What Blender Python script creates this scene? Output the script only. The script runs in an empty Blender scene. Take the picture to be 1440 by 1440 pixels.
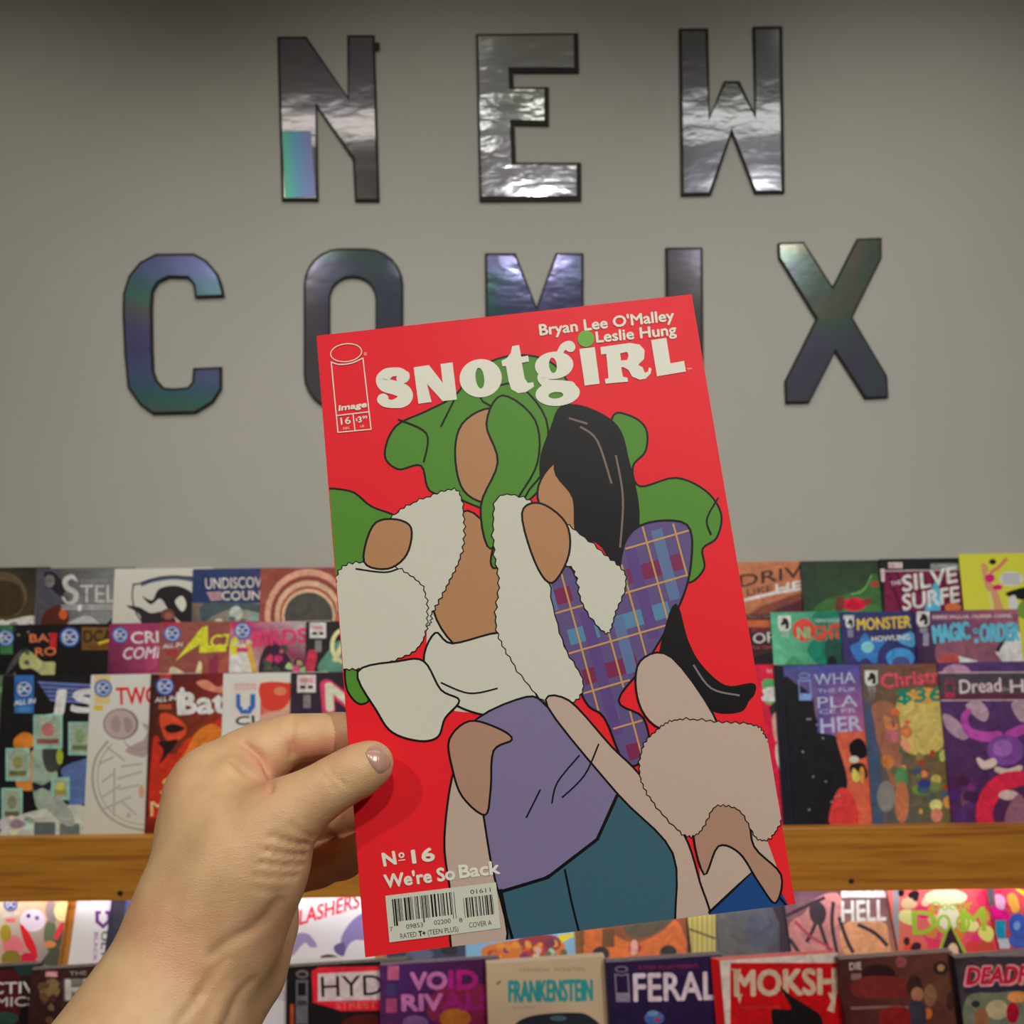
import bpy, math, random
import numpy as np
from mathutils import Vector, Matrix
from mathutils.geometry import tessellate_polygon
from mathutils.bvhtree import BVHTree

# ------------------------------------------------------------------ camera, world, lights, exposure
sc = bpy.context.scene
COL = sc.collection
F = 1440.0
ZC = 1.45
RO = math.radians(0.75)
RC, RS = math.cos(RO), math.sin(RO)

cd = bpy.data.cameras.new('camera'); cam = bpy.data.objects.new('camera', cd); COL.objects.link(cam)
cd.sensor_width = 36; cd.lens = 36; cd.clip_start = 0.02; cd.clip_end = 50
cam.matrix_world = Matrix(((RC, RS, 0, 0), (0, 0, -1, 0), (-RS, RC, 0, ZC), (0, 0, 0, 1)))
cd.dof.use_dof = True; cd.dof.focus_distance = 0.425; cd.dof.aperture_fstop = 20
sc.camera = cam
sc.view_settings.view_transform = 'Standard'; sc.view_settings.look = 'None'
sc.view_settings.gamma = 1.0; sc.view_settings.use_curve_mapping = False
sc.view_settings.exposure = -0.03

w = bpy.data.worlds.new('world'); sc.world = w; w.use_nodes = True
w.node_tree.nodes['Background'].inputs[0].default_value = (0.9, 0.92, 1.0, 1)
w.node_tree.nodes['Background'].inputs[1].default_value = 0.05

def spot(name, loc, target, power, size, blend, color, radius):
    l = bpy.data.lights.new(name, 'SPOT'); o = bpy.data.objects.new(name, l); COL.objects.link(o)
    l.energy = power; l.spot_size = math.radians(size); l.spot_blend = blend; l.color = color; l.shadow_soft_size = radius
    o.location = loc
    o.rotation_euler = (Vector(target) - Vector(loc)).to_track_quat('-Z', 'Y').to_euler()
    return o
WARM = (1.0, 0.91, 0.78)
for sx, pw in ((-1.0, 11), (-0.15, 11), (0.78, 12)):          # track spots washing the rack from above
    spot('spot_light', (sx, 1.05, 2.70), (sx * .95, 1.70, 0.85), pw, 104, 1.0, (1.0, .94, .84), 0.05)
spot('spot_light', (-1.0, -1.0, 2.70), (-0.75, 1.75, 0.62), 66, 67, 1.0, (1.0, .93, .80), 0.04)
spot('spot_light', (0.12, -1.0, 2.70), (-0.10, 1.75, 0.62), 42, 68, 1.0, (1.0, .95, .86), 0.04)
spot('spot_light', (1.05, -1.0, 2.70), (0.55, 1.75, 0.62), 112, 69, 1.0, (1.0, .97, .90), 0.04)

# ------------------------------------------------------------------ helpers
def uw(u, v, y=None):
    """ray direction (y=1) or world point at distance y for a pixel of the 1440 frame"""
    du, dv = (u - 720) / F, (v - 720) / F
    d = Vector((du * RC - dv * RS, 1.0, -(du * RS + dv * RC)))
    if y is None: return d
    return Vector((0, 0, ZC)) + d * y
CO = Vector((0, 0, ZC))

def s2l(c):
    c = c / 255.0
    return c / 12.92 if c <= 0.04045 else ((c + 0.055) / 1.055) ** 2.4
def rgb(c, g=1.0):
    return tuple(min(0.92, s2l(x) / g) for x in c) + (1.0,)

def new_obj(name, me, parent=None, mat=None):
    o = bpy.data.objects.new(name, me); COL.objects.link(o)
    if parent is not None: o.parent = parent
    if mat is not None and me is not None and not me.materials: me.materials.append(mat)
    return o
def tag(o, label=None, cat=None, group=None, kind=None):
    if label: o['label'] = label
    if cat: o['category'] = cat
    if group: o['group'] = group
    if kind: o['kind'] = kind
    return o
def mesh(name, vs, fs, smooth=False):
    me = bpy.data.meshes.new(name); me.from_pydata([tuple(v) for v in vs], [], fs); me.update()
    if smooth: me.polygons.foreach_set('use_smooth', [True] * len(me.polygons))
    return me
def box_vf(x0, x1, y0, y1, z0, z1):
    vs = [(x, y, z) for z in (z0, z1) for y in (y0, y1) for x in (x0, x1)]
    return vs, [(0, 2, 3, 1), (4, 5, 7, 6), (0, 1, 5, 4), (2, 6, 7, 3), (0, 4, 6, 2), (1, 3, 7, 5)]
def box(name, x0, x1, y0, y1, z0, z1, mat, parent=None, bevel=0.0):
    vs, fs = box_vf(x0, x1, y0, y1, z0, z1)
    o = new_obj(name, mesh(name, vs, fs), parent, mat)
    if bevel:
        m = o.modifiers.new('bevel', 'BEVEL'); m.width = bevel; m.segments = 2
    return o
def empty(name, loc=(0, 0, 0)):
    o = bpy.data.objects.new(name, None); COL.objects.link(o); o.location = loc; o.empty_display_size = 0.02
    return o

# ------------------------------------------------------------------ materials
def mat_new(name):
    m = bpy.data.materials.new(name); m.use_nodes = True
    nt = m.node_tree; return m, nt, nt.nodes['Principled BSDF']
def simple(name, c, rough=0.5, metal=0.0, spec=0.5, bump=0.0, bscale=200, mottled=0.0):
    m, nt, p = mat_new(name)
    p.inputs['Base Color'].default_value = c if len(c) == 4 else (*c, 1)
    p.inputs['Roughness'].default_value = rough; p.inputs['Metallic'].default_value = metal
    p.inputs['Specular IOR Level'].default_value = spec
    tc = nt.nodes.new('ShaderNodeTexCoord')
    n = nt.nodes.new('ShaderNodeTexNoise'); n.inputs['Scale'].default_value = bscale; n.inputs['Detail'].default_value = 4
    nt.links.new(tc.outputs['Object'], n.inputs['Vector'])
    if bump:
        b = nt.nodes.new('ShaderNodeBump'); b.inputs['Strength'].default_value = bump; b.inputs['Distance'].default_value = 0.001
        nt.links.new(n.outputs['Fac'], b.inputs['Height']); nt.links.new(b.outputs['Normal'], p.inputs['Normal'])
    if mottled:
        mx = nt.nodes.new('ShaderNodeMixRGB'); mx.blend_type = 'MULTIPLY'; mx.inputs[0].default_value = mottled
        mx.inputs[1].default_value = p.inputs['Base Color'].default_value
        nt.links.new(n.outputs['Fac'], mx.inputs[2]); nt.links.new(mx.outputs[0], p.inputs['Base Color'])
    return m

def print_mat(name, rough, spec, grain=0.0, painterly=0.0):
    m, nt, p = mat_new(name)
    a = nt.nodes.new('ShaderNodeAttribute'); a.attribute_name = 'ink'
    tc = nt.nodes.new('ShaderNodeTexCoord')
    n = nt.nodes.new('ShaderNodeTexNoise'); n.inputs['Scale'].default_value = 900; n.inputs['Detail'].default_value = 2
    nt.links.new(tc.outputs['Object'], n.inputs['Vector'])
    mx = nt.nodes.new('ShaderNodeMixRGB'); mx.blend_type = 'MULTIPLY'; mx.inputs[0].default_value = grain
    nt.links.new(a.outputs['Color'], mx.inputs[1]); nt.links.new(n.outputs['Color'], mx.inputs[2])
    nt.links.new(mx.outputs[0] if grain else a.outputs['Color'], p.inputs['Base Color'])
    p.inputs['Roughness'].default_value = rough; p.inputs['Specular IOR Level'].default_value = spec
    if painterly:          # brushy variation of the printed ink
        n3 = nt.nodes.new('ShaderNodeTexNoise'); n3.inputs['Scale'].default_value = 55; n3.inputs['Detail'].default_value = 7; n3.inputs['Distortion'].default_value = 1.2
        nt.links.new(tc.outputs['Object'], n3.inputs['Vector'])
        mr = nt.nodes.new('ShaderNodeMapRange'); mr.inputs['From Min'].default_value = .3; mr.inputs['From Max'].default_value = .7
        mr.inputs['To Min'].default_value = 1 - painterly; mr.inputs['To Max'].default_value = 1 + painterly
        nt.links.new(n3.outputs['Fac'], mr.inputs['Value'])
        vm = nt.nodes.new('ShaderNodeVectorMath'); vm.operation = 'SCALE'
        nt.links.new(mx.outputs[0], vm.inputs[0]); nt.links.new(mr.outputs[0], vm.inputs['Scale']); nt.links.new(vm.outputs[0], p.inputs['Base Color'])
    return m
M_PAINT = print_mat('printed_painted_cover', 0.42, 0.2, 0.10, 0.24)
M_PRINT = print_mat('printed_gloss_paper', 0.42, 0.2, 0.10)
M_PAPER = simple('page_edge_paper', (0.82, 0.80, 0.76), 0.8, spec=0.1, bump=0.3, bscale=900)

def wall_mat():
    m, nt, p = mat_new('painted_wall')
    tc = nt.nodes.new('ShaderNodeTexCoord')
    n = nt.nodes.new('ShaderNodeTexNoise'); n.inputs['Scale'].default_value = 1.6; n.inputs['Detail'].default_value = 5
    r = nt.nodes.new('ShaderNodeValToRGB')
    r.color_ramp.elements[0].position = 0.3; r.color_ramp.elements[0].color = (0.51, 0.51, 0.465, 1)
    r.color_ramp.elements[1].position = 0.7; r.color_ramp.elements[1].color = (0.57, 0.57, 0.525, 1)
    n2 = nt.nodes.new('ShaderNodeTexNoise'); n2.inputs['Scale'].default_value = 90; n2.inputs['Detail'].default_value = 6
    b = nt.nodes.new('ShaderNodeBump'); b.inputs['Strength'].default_value = 0.12; b.inputs['Distance'].default_value = 0.002
    nt.links.new(tc.outputs['Object'], n.inputs['Vector']); nt.links.new(tc.outputs['Object'], n2.inputs['Vector'])
    nt.links.new(n.outputs['Fac'], r.inputs[0]); nt.links.new(r.outputs[0], p.inputs['Base Color'])
    nt.links.new(n2.outputs['Fac'], b.inputs['Height']); nt.links.new(b.outputs[0], p.inputs['Normal'])
    p.inputs['Roughness'].default_value = 0.55
    return m
M_WALL = wall_mat()

def wood_mat(name, c0, c1, c2):
    m, nt, p = mat_new(name)
    tc = nt.nodes.new('ShaderNodeTexCoord'); mp = nt.nodes.new('ShaderNodeMapping')
    mp.inputs['Scale'].default_value = (1.2, 10, 28)
    n = nt.nodes.new('ShaderNodeTexNoise'); n.inputs['Scale'].default_value = 4; n.inputs['Detail'].default_value = 8; n.inputs['Distortion'].default_value = 0.4
    r = nt.nodes.new('ShaderNodeValToRGB'); e = r.color_ramp.elements
    e[0].position = 0.30; e[0].color = (*c0, 1); e[1].position = 0.72; e[1].color = (*c2, 1)
    x = e.new(0.48); x.color = (*c1, 1)
    mp2 = nt.nodes.new('ShaderNodeMapping'); mp2.inputs['Scale'].default_value = (9, 60, 220)
    n2 = nt.nodes.new('ShaderNodeTexNoise'); n2.inputs['Scale'].default_value = 3; n2.inputs['Detail'].default_value = 3
    mx = nt.nodes.new('ShaderNodeMixRGB'); mx.blend_type = 'MULTIPLY'; mx.inputs[0].default_value = 0.35
    L = nt.links.new
    L(tc.outputs['Object'], mp.inputs[0]); L(mp.outputs[0], n.inputs['Vector']); L(n.outputs['Fac'], r.inputs[0])
    L(tc.outputs['Object'], mp2.inputs[0]); L(mp2.outputs[0], n2.inputs['Vector'])
    L(r.outputs[0], mx.inputs[1]); L(n2.outputs['Fac'], mx.inputs[2]); L(mx.outputs[0], p.inputs['Base Color'])
    b = nt.nodes.new('ShaderNodeBump'); b.inputs['Strength'].default_value = 0.15; b.inputs['Distance'].default_value = 0.001
    L(n2.outputs['Fac'], b.inputs['Height']); L(b.outputs[0], p.inputs['Normal'])
    p.inputs['Roughness'].default_value = 0.42
    return m
M_WOOD = wood_mat('honey_stained_wood', (0.42, 0.15, 0.022), (0.66, 0.27, 0.035), (0.76, 0.35, 0.05))
M_SCREW = simple('dark_screw_head', (0.06, 0.045, 0.03), 0.4, 0.6)

def foil_mat(name, sat, ax, az, off, noise=0.25, rough=0.2, dark=0.55, wav=0.5, metal=0.8, stops=None):
    m, nt, p = mat_new(name); L = nt.links.new
    g = nt.nodes.new('ShaderNodeNewGeometry'); tc = nt.nodes.new('ShaderNodeTexCoord')
    sx = nt.nodes.new('ShaderNodeVectorMath'); sx.operation = 'DOT_PRODUCT'; sx.inputs[1].default_value = (ax, 0, az)
    L(g.outputs['Incoming'], sx.inputs[0])
    n = nt.nodes.new('ShaderNodeTexNoise'); n.inputs['Scale'].default_value = 9; n.inputs['Detail'].default_value = 3
    L(tc.outputs['Object'], n.inputs['Vector'])
    ma = nt.nodes.new('ShaderNodeMath'); ma.operation = 'MULTIPLY_ADD'; ma.inputs[1].default_value = noise * 2
    L(n.outputs['Fac'], ma.inputs[0]); L(sx.outputs['Value'], ma.inputs[2])
    mb = nt.nodes.new('ShaderNodeMath'); mb.operation = 'ADD'; mb.inputs[1].default_value = off + 10
    L(ma.outputs[0], mb.inputs[0])
    fr = nt.nodes.new('ShaderNodeMath'); fr.operation = 'FRACT'; L(mb.outputs[0], fr.inputs[0])
    r = nt.nodes.new('ShaderNodeValToRGB'); e = r.color_ramp.elements
    stops = stops or [(0.0, (.30, .30, .32)), (.12, (.55, .25, .28)), (.2, (.55, .5, .12)), (.3, (.10, .55, .28)), (.42, (.08, .5, .5)),
             (.55, (.10, .25, .72)), (.68, (.22, .16, .62)), (.8, (.36, .30, .42)), (1.0, (.30, .30, .32))]
    e[0].position = 0; e[0].color = (*stops[0][1], 1); e[1].position = 1; e[1].color = (*stops[-1][1], 1)
    for ps, c in stops[1:-1]:
        q = e.new(ps); q.color = (*c, 1)
    L(fr.outputs[0], r.inputs[0])
    mx = nt.nodes.new('ShaderNodeMixRGB'); mx.inputs[0].default_value = sat; mx.inputs[1].default_value = (dark, dark, dark * 1.04, 1)
    L(r.outputs[0], mx.inputs[2]); L(mx.outputs[0], p.inputs['Base Color'])
    mp = nt.nodes.new('ShaderNodeMapping'); mp.inputs['Scale'].default_value = (5, 5, 11)
    L(tc.outputs['Object'], mp.inputs[0])
    n2 = nt.nodes.new('ShaderNodeTexNoise'); n2.inputs['Scale'].default_value = 2.2; n2.inputs['Detail'].default_value = 3.5
    L(mp.outputs[0], n2.inputs['Vector'])
    b = nt.nodes.new('ShaderNodeBump'); b.inputs['Strength'].default_value = wav; b.inputs['Distance'].default_value = 0.0025
    L(n2.outputs['Fac'], b.inputs['Height']); L(b.outputs[0], p.inputs['Normal'])
    p.inputs['Metallic'].default_value = metal; p.inputs['Roughness'].default_value = rough
    return m
M_BACKING = simple('black_letter_backing', (0.018, 0.014, 0.012), 0.7)

# ------------------------------------------------------------------ the room
YW = 1.81
def struct(name, *a, mat):
    return tag(box(name, *a, mat), kind='structure')
M_FLOOR = simple('floor_vinyl', (0.20, 0.18, 0.16), 0.4, mottled=0.4, bscale=6)
M_CEIL = simple('ceiling_paint', (0.62, 0.61, 0.60), 0.8)
M_SIDE = simple('side_wall_paint', (0.5, 0.48, 0.45), 0.8)
struct('wall_back', -2.6, 2.6, YW, YW + 0.1, 0, 2.8, mat=M_WALL)
struct('wall_left', -2.7, -2.6, -3.2, YW + 0.1, 0, 2.8, mat=M_SIDE)
struct('wall_right', 2.6, 2.7, -3.2, YW + 0.1, 0, 2.8, mat=M_SIDE)
struct('wall_front', -2.7, 2.7, -3.3, -3.2, 0, 2.8, mat=M_SIDE)
struct('floor', -2.7, 2.7, -3.3, YW + 0.1, -0.1, 0, mat=M_FLOOR)
struct('ceiling', -2.7, 2.7, -3.3, YW + 0.1, 2.8, 2.9, mat=M_CEIL)

def emis(name, c, s):
    m, nt, p = mat_new(name)
    p.inputs['Base Color'].default_value = (.8, .8, .8, 1)
    p.inputs['Emission Color'].default_value = (*c, 1); p.inputs['Emission Strength'].default_value = s
    return m
M_TUBE = emis('ceiling_tube_glow', (1.0, 0.95, 0.82), 2.2)
M_FIX = simple('white_fixture_metal', (0.7, 0.7, 0.68), 0.4)
for (lx, ly, lab) in ((-0.66, 0.22, 'ceiling tube lamp above the photographer, left one'), (0.66, 0.22, 'ceiling tube lamp above the photographer, right one'),
                      (0.0, -1.75, 'ceiling tube lamp far behind the photographer')):
    r = tag(empty('ceiling_light', (lx, ly, 2.8)), lab, 'ceiling light', 'ceiling tube lamps')
    box('housing', -.64, .64, -.07, .07, -.05, -.001, M_FIX, r)
    box('diffuser', -.61, .61, -.055, .055, -.075, -.05, M_TUBE, r)

# ------------------------------------------------------------------ print: flat ink polygons on a cover, in local metres
FONT_CACHE = {}
def text_tris(s, bold=0.0):
    k = (s, bold)
    if k in FONT_CACHE: return FONT_CACHE[k]
    cu = bpy.data.curves.new('lettering', 'FONT'); cu.body = s; cu.resolution_u = 3; cu.offset = bold
    cu.dimensions = '2D'; cu.fill_mode = 'FRONT'
    if bold > .02: cu.space_character = 1.0 + bold * 2
    o = bpy.data.objects.new('lettering', cu); COL.objects.link(o)
    dg = bpy.context.evaluated_depsgraph_get(); dg.update()
    me = bpy.data.meshes.new_from_object(o.evaluated_get(dg)); me.calc_loop_triangles()
    vs = [(v.co.x, v.co.y) for v in me.vertices]; ts = [tuple(t.vertices) for t in me.loop_triangles]
    bpy.data.objects.remove(o); bpy.data.curves.remove(cu); bpy.data.meshes.remove(me)
    xs = [v[0] for v in vs]; x0, x1 = min(xs), max(xs)
    FONT_CACHE[k] = (vs, ts, x0, x1)
    return FONT_CACHE[k]
CAP = 0.70  # cap height of the built-in font at size 1

def catmull(pts, n=5, closed=True):
    out = []; N = len(pts)
    rng = range(N) if closed else range(N - 1)
    for i in rng:
        if closed: p0, p1, p2, p3 = (pts[(i + k - 1) % N] for k in range(4))
        else: p0, p1, p2, p3 = pts[max(0, i - 1)], pts[i], pts[i + 1], pts[min(N - 1, i + 2)]
        for j in range(n):
            t = j / n
            out.append(tuple(0.5 * ((2 * b) + (c - a) * t + (2 * a - 5 * b + 4 * c - d) * t * t + (3 * b - a - 3 * c + d) * t ** 3)
                             for a, b, c, d in zip(p0, p1, p2, p3)))
    if not closed: out.append(tuple(pts[-1]))
    return out

class Art:
    """collects inked triangles. pm maps a pixel of the photograph to the cover's (x, y) in metres; y runs down."""
    def __init__(self, pm, W, H, gain=1.0, eps=0.000008, bend=None):
        self.pm, self.W, self.H, self.g, self.eps, self.bend = pm, W, H, gain, eps, bend
        self.v = []; self.c = []; self.f = []; self.layer = 1
    def tri(self, p, c):
        poly = list(zip(p, c))
        for ax, sgn, lim in ((0, 1, 0.0), (0, -1, -self.W), (1, 1, 0.0), (1, -1, -self.H)):
            if not poly: return
            out = []
            for i in range(len(poly)):
                (a, ca), (b, cb) = poly[i - 1], poly[i]
                da, db = sgn * a[ax] - lim, sgn * b[ax] - lim
                if (da >= 0) != (db >= 0):
                    t = da / (da - db)
                    out.append(((a[0] + (b[0] - a[0]) * t, a[1] + (b[1] - a[1]) * t), tuple(x + (y - x) * t for x, y in zip(ca, cb))))
                if db >= 0: out.append((b, cb))
            poly = out
        if len(poly) < 3: return
        ar = sum(poly[i - 1][0][0] * poly[i][0][1] - poly[i][0][0] * poly[i - 1][0][1] for i in range(len(poly)))
        if abs(ar) < 1e-10: return
        if ar > 0: poly = poly[::-1]
        k = len(self.v)
        for q, cc in poly:
            z = self.layer * self.eps + (self.bend(*q) if self.bend else 0)
            self.v.append((q[0], -q[1], z)); self.c.append(cc)
        self.f.append(tuple(range(k, k + len(poly))))
    def poly(self, pts, c, px=True, holes=(), up=True):
        if up: self.layer += 1
        loops = [[self.pm(*p) for p in l] if px else list(l) for l in (pts, *holes)]
        flat = [p for l in loops for p in l]
        col = rgb(c, self.g)
        for t in tessellate_polygon([[Vector((p[0], p[1], 0)) for p in l] for l in loops]):
            self.tri([flat[i] for i in t], [col] * 3)
    def grad(self, quad, cols, px=True, n=1):
        self.layer += 1
        q = [self.pm(*p) for p in quad] if px else quad
        cs = [rgb(c, self.g) for c in cols]
        self.tri([q[0], q[1], q[2]], [cs[0], cs[1], cs[2]]); self.tri([q[0], q[2], q[3]], [cs[0], cs[2], cs[3]])
    def blob(self, pts, c, px=True, n=5, line=None, lw=1.6):
        s = catmull(pts, n); self.poly(s, c, px)
        if line is not None: self.stroke(s + s[:1], lw, line, px)
    def ell(self, cx, cy, rx, ry, c, px=True, n=24, rot=0.0, inner=None, up=True):
        cr, sr = math.cos(rot), math.sin(rot)
        P = lambda k, a, b: (cx + a * math.cos(k) * cr - b * math.sin(k) * sr, cy + a * math.cos(k) * sr + b * math.sin(k) * cr)
        o = [P(2 * math.pi * i / n, rx, ry) for i in range(n)]
        if inner is None: return self.poly(o, c, px, up=up)
        icx, icy, a, b = inner
        i_ = [(p[0] + icx - cx, p[1] + icy - cy) for p in [P(2 * math.pi * i / n, a, b) for i in range(n)]]
        self.ringstrip(o, i_, c, px, up)
    def ringstrip(self, o, i_, c, px=True, up=True):
        if up: self.layer += 1
        if px: o = [self.pm(*p) for p in o]; i_ = [self.pm(*p) for p in i_]
        col = rgb(c, self.g); n = len(o)
        for k in range(n):
            j = (k + 1) % n
            self.tri([o[k], o[j], i_[j]], [col] * 3); self.tri([o[k], i_[j], i_[k]], [col] * 3)
    def stroke(self, pts, wd, c, px=True, up=True, step=0.0):
        """polyline of half-width wd (number, or list per point)"""
        if up: self.layer += 1
        ws = wd if isinstance(wd, (list, tuple)) else [wd] * len(pts)
        col = rgb(c, self.g); L = []; R = []
        for i, p in enumerate(pts):
            a, b = pts[max(0, i - 1)], pts[min(len(pts) - 1, i + 1)]
            if pts[0] == pts[-1] and i in (0, len(pts) - 1): a, b = pts[-2], pts[1]
            dx, dy = b[0] - a[0], b[1] - a[1]; l = math.hypot(dx, dy) or 1
            L.append((p[0] - dy / l * ws[i], p[1] + dx / l * ws[i])); R.append((p[0] + dy / l * ws[i], p[1] - dx / l * ws[i]))
        if px: L = [self.pm(*p) for p in L]; R = [self.pm(*p) for p in R]
        for i in range(len(pts) - 1):
            self.layer += step
            self.tri([L[i], L[i + 1], R[i + 1]], [col] * 3); self.tri([L[i], R[i + 1], R[i]], [col] * 3)
    def fat(self, pts, c):
        """round-ended heavy stroke from (u, v, radius) points"""
        self.layer += 1
        s = catmull(pts, 6, False)
        self.stroke([(p[0], p[1]) for p in s], [p[2] for p in s], c, up=False, step=0.15)
        self.layer += 1
        for p, q in ((s[0], s[1]), (s[-1], s[-2])):       # round ends: half discs that only touch the stroke
            a0 = math.atan2(p[1] - q[1], p[0] - q[0])
            self.poly([(p[0] + p[2] * math.cos(a0 + math.pi * (k / 8 - .5)), p[1] + p[2] * math.sin(a0 + math.pi * (k / 8 - .5))) for k in range(9)], c, up=False)
    def text(self, s, p0, p1, h, c, bold=0.0, px=True, shear=0.0, warp=0.0):
        """baseline from p0 to p1, cap height h"""
        if bold > 0:          # heavier weight: the same letters overprinted with tiny shifts
            d = bold * h / CAP; q = .7 * d
            for ox, oy in ((-d, 0), (d, 0), (0, -d), (0, d)) + (((-q, -q), (q, -q), (-q, q), (q, q)) if bold > .03 else ()):
                self.text(s, (p0[0] + ox, p0[1] + oy), (p1[0] + ox, p1[1] + oy), h, c, 0.0, px, shear, warp)
            return
        self.layer += 1
        vs, ts, x0, x1 = text_tris(s, 0.0)
        dx, dy = p1[0] - p0[0], p1[1] - p0[1]; l = math.hypot(dx, dy); ex, ey = dx / l, dy / l
        nx, ny = ey, -ex
        col = rgb(c, self.g); out = []
        for (x, y) in vs:
            t = (x - x0) / (x1 - x0); a = t * l + shear * y / CAP * h; b = y / CAP * h + warp * 4 * t * (1 - t)
            q = (p0[0] + ex * a + nx * b, p0[1] + ey * a + ny * b)
            out.append(self.pm(*q) if px else q)
        for t in ts: self.tri([out[i] for i in t], [col] * 3)
    def build(self, name, parent, mat=None):
        if not self.f: return None
        me = mesh(name, self.v, self.f)
        a = me.color_attributes.new('ink', 'FLOAT_COLOR', 'POINT')
        a.data.foreach_set('color', [x for c in self.c for x in c])
        return new_obj(name, me, parent, mat or M_PRINT)

# ------------------------------------------------------------------ comic books
def comic_meshes(W, H, T, col, gain, nx=1, bend=None):
    """cover wraps the pages round a spine on the left; local x right, y up (0 = top edge), z out of the front"""
    bf = bend or (lambda x, y: 0)
    def slab(x0, x1, y0, y1, z0, z1, k):
        vs = []; fs = []
        xs = [x0 + (x1 - x0) * i / k for i in range(k + 1)]; ys = [y0 + (y1 - y0) * i / k for i in range(k + 1)]
        for zz in (z0, z1):
            for y in ys:
                for x in xs: vs.append((x, -y, zz + bf(x, y)))
        n = (k + 1) ** 2; I = lambda a, i, j: a * n + j * (k + 1) + i
        for i in range(k):
            for j in range(k):
                fs.append((I(0, i, j), I(0, i + 1, j), I(0, i + 1, j + 1), I(0, i, j + 1)))
                fs.append((I(1, i, j), I(1, i, j + 1), I(1, i + 1, j + 1), I(1, i + 1, j)))
        for i in range(k):
            fs.append((I(0, i, 0), I(1, i, 0), I(1, i + 1, 0), I(0, i + 1, 0))); fs.append((I(0, i, k), I(0, i + 1, k), I(1, i + 1, k), I(1, i, k)))
            fs.append((I(0, 0, i), I(0, 0, i + 1), I(1, 0, i + 1), I(1, 0, i))); fs.append((I(0, k, i), I(1, k, i), I(1, k, i + 1), I(0, k, i + 1)))
        return vs, fs
    ct = 0.00013
    pv, pf = slab(0.0006, W - 0.0006, 0.0, H, -T + ct, -ct, nx)
    pages = mesh('pages', pv, pf)
    V = []; Fc = []
    for s in (slab(0, W, 0, H, -ct, 0, nx), slab(0, W, 0, H, -T, -T + ct, nx), slab(-0.0003, 0.0005, 0, H, -T, 0, nx)):
        k = len(V); V += s[0]; Fc += [tuple(i + k for i in f) for f in s[1]]
    cov = mesh('cover', V, Fc)
    a = cov.color_attributes.new('ink', 'FLOAT_COLOR', 'POINT')
    a.data.foreach_set('color', list(rgb(col, gain)) * len(V))
    pages.materials.append(M_PAPER); cov.materials.append(M_PRINT)
    return cov, pages

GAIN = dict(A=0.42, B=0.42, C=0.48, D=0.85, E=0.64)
ROWS = dict(  # top edge (Y, Z), bottom edge (Y, Z), yaw
    A=((1.780, 1.3585), (1.735, 1.1025), 2.2), B=((1.720, 1.273), (1.675, 1.017), 2.2), C=((1.660, 1.193), (1.615, 0.937), 2.4),
    D=((1.620, 0.868), (1.502, 0.636), 3.4), E=((1.440, 0.818), (1.373, 0.567), 6.8))

ALL_COMICS = []
def comic(row, u, v, col, label, art=None, copies=0, group=None, W=0.168, T=0.0024, short=None, fan=0.0, yoff=0.0):
    """front comic of a pocket: (u, v) is where the photograph shows its top left corner"""
    (yt, zt), (yb, zb), yaw = ROWS[row]
    yaw = math.radians(yaw)
    up = Vector((0, yt - yb, zt - zb)).normalized()
    ex = Vector((math.cos(yaw), math.sin(yaw), 0)); n = ex.cross(up).normalized(); up = n.cross(ex)
    # towards the viewer
    n = ex.cross(up)                      # towards the viewer
    ytl = yt - 0.084 * math.sin(yaw) + yoff
    # place: the pocket fixes the foot; the head height comes from the photograph
    p = uw(u, v, ytl)
    foot_z = zb
    H = (p.z - foot_z) / up.z
    if row in 'DE' or H > 0.272 or H < 0.250: H = 0.26 if row != 'E' else 0.26
    foot_z += T * abs(n.z) + 0.0006
    foot = Vector((p.x, ytl - up.y * H, foot_z))
    O = foot + up * H
    R = Matrix((ex, up, n)).transposed().to_4x4()
    def pm(a, b):
        d = uw(a, b); t = (O - CO).dot(n) / d.dot(n); q = CO + d * t - O
        return (q.dot(ex), -q.dot(up))
    g = GAIN[row]
    cov, pages = comic_meshes(W, H, T, col, g)
    for m_ in (cov, pages):
        pass
    def place(k):
        r = empty('comic_book')
        r.matrix_world = Matrix.Translation(O - (n - up * (n.z / up.z)) * (k * (T + 0.0003)) - up * H + ex * (-fan * k)) @ R
        for nm, me in (('cover', cov), ('pages', pages)):
            o = new_obj(nm, me, r); o.location = (0, H, 0)
        return r
    root = place(0)
    tag(root, label, 'comic book', group)
    if art:
        A = Art(pm, W, H, g); art(A); o = A.build('cover_print', root, M_PRINT if sum(col) > 400 else M_PAINT)
        if o: o.location = (0, H, 0)
    for k in range(copies):
        c = place(k + 1)
        tag(c, 'comic %s in the %s stack, %s' % (('directly behind the front one', 'third from the front', 'fourth from the front', 'fifth from the front', 'sixth from the front')[k], short,
            'lowest pocket' if row == 'E' else 'third step'), 'comic book', 'copies in the %s stack' % short)
    ALL_COMICS.append(root)
    return root
BLK = (14, 13, 15); WHT = (205, 203, 196)
def rect(A, u0, v0, u1, v1, c): A.poly([(u0, v0), (u1, v0), (u1, v1), (u0, v1)], c)
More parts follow.
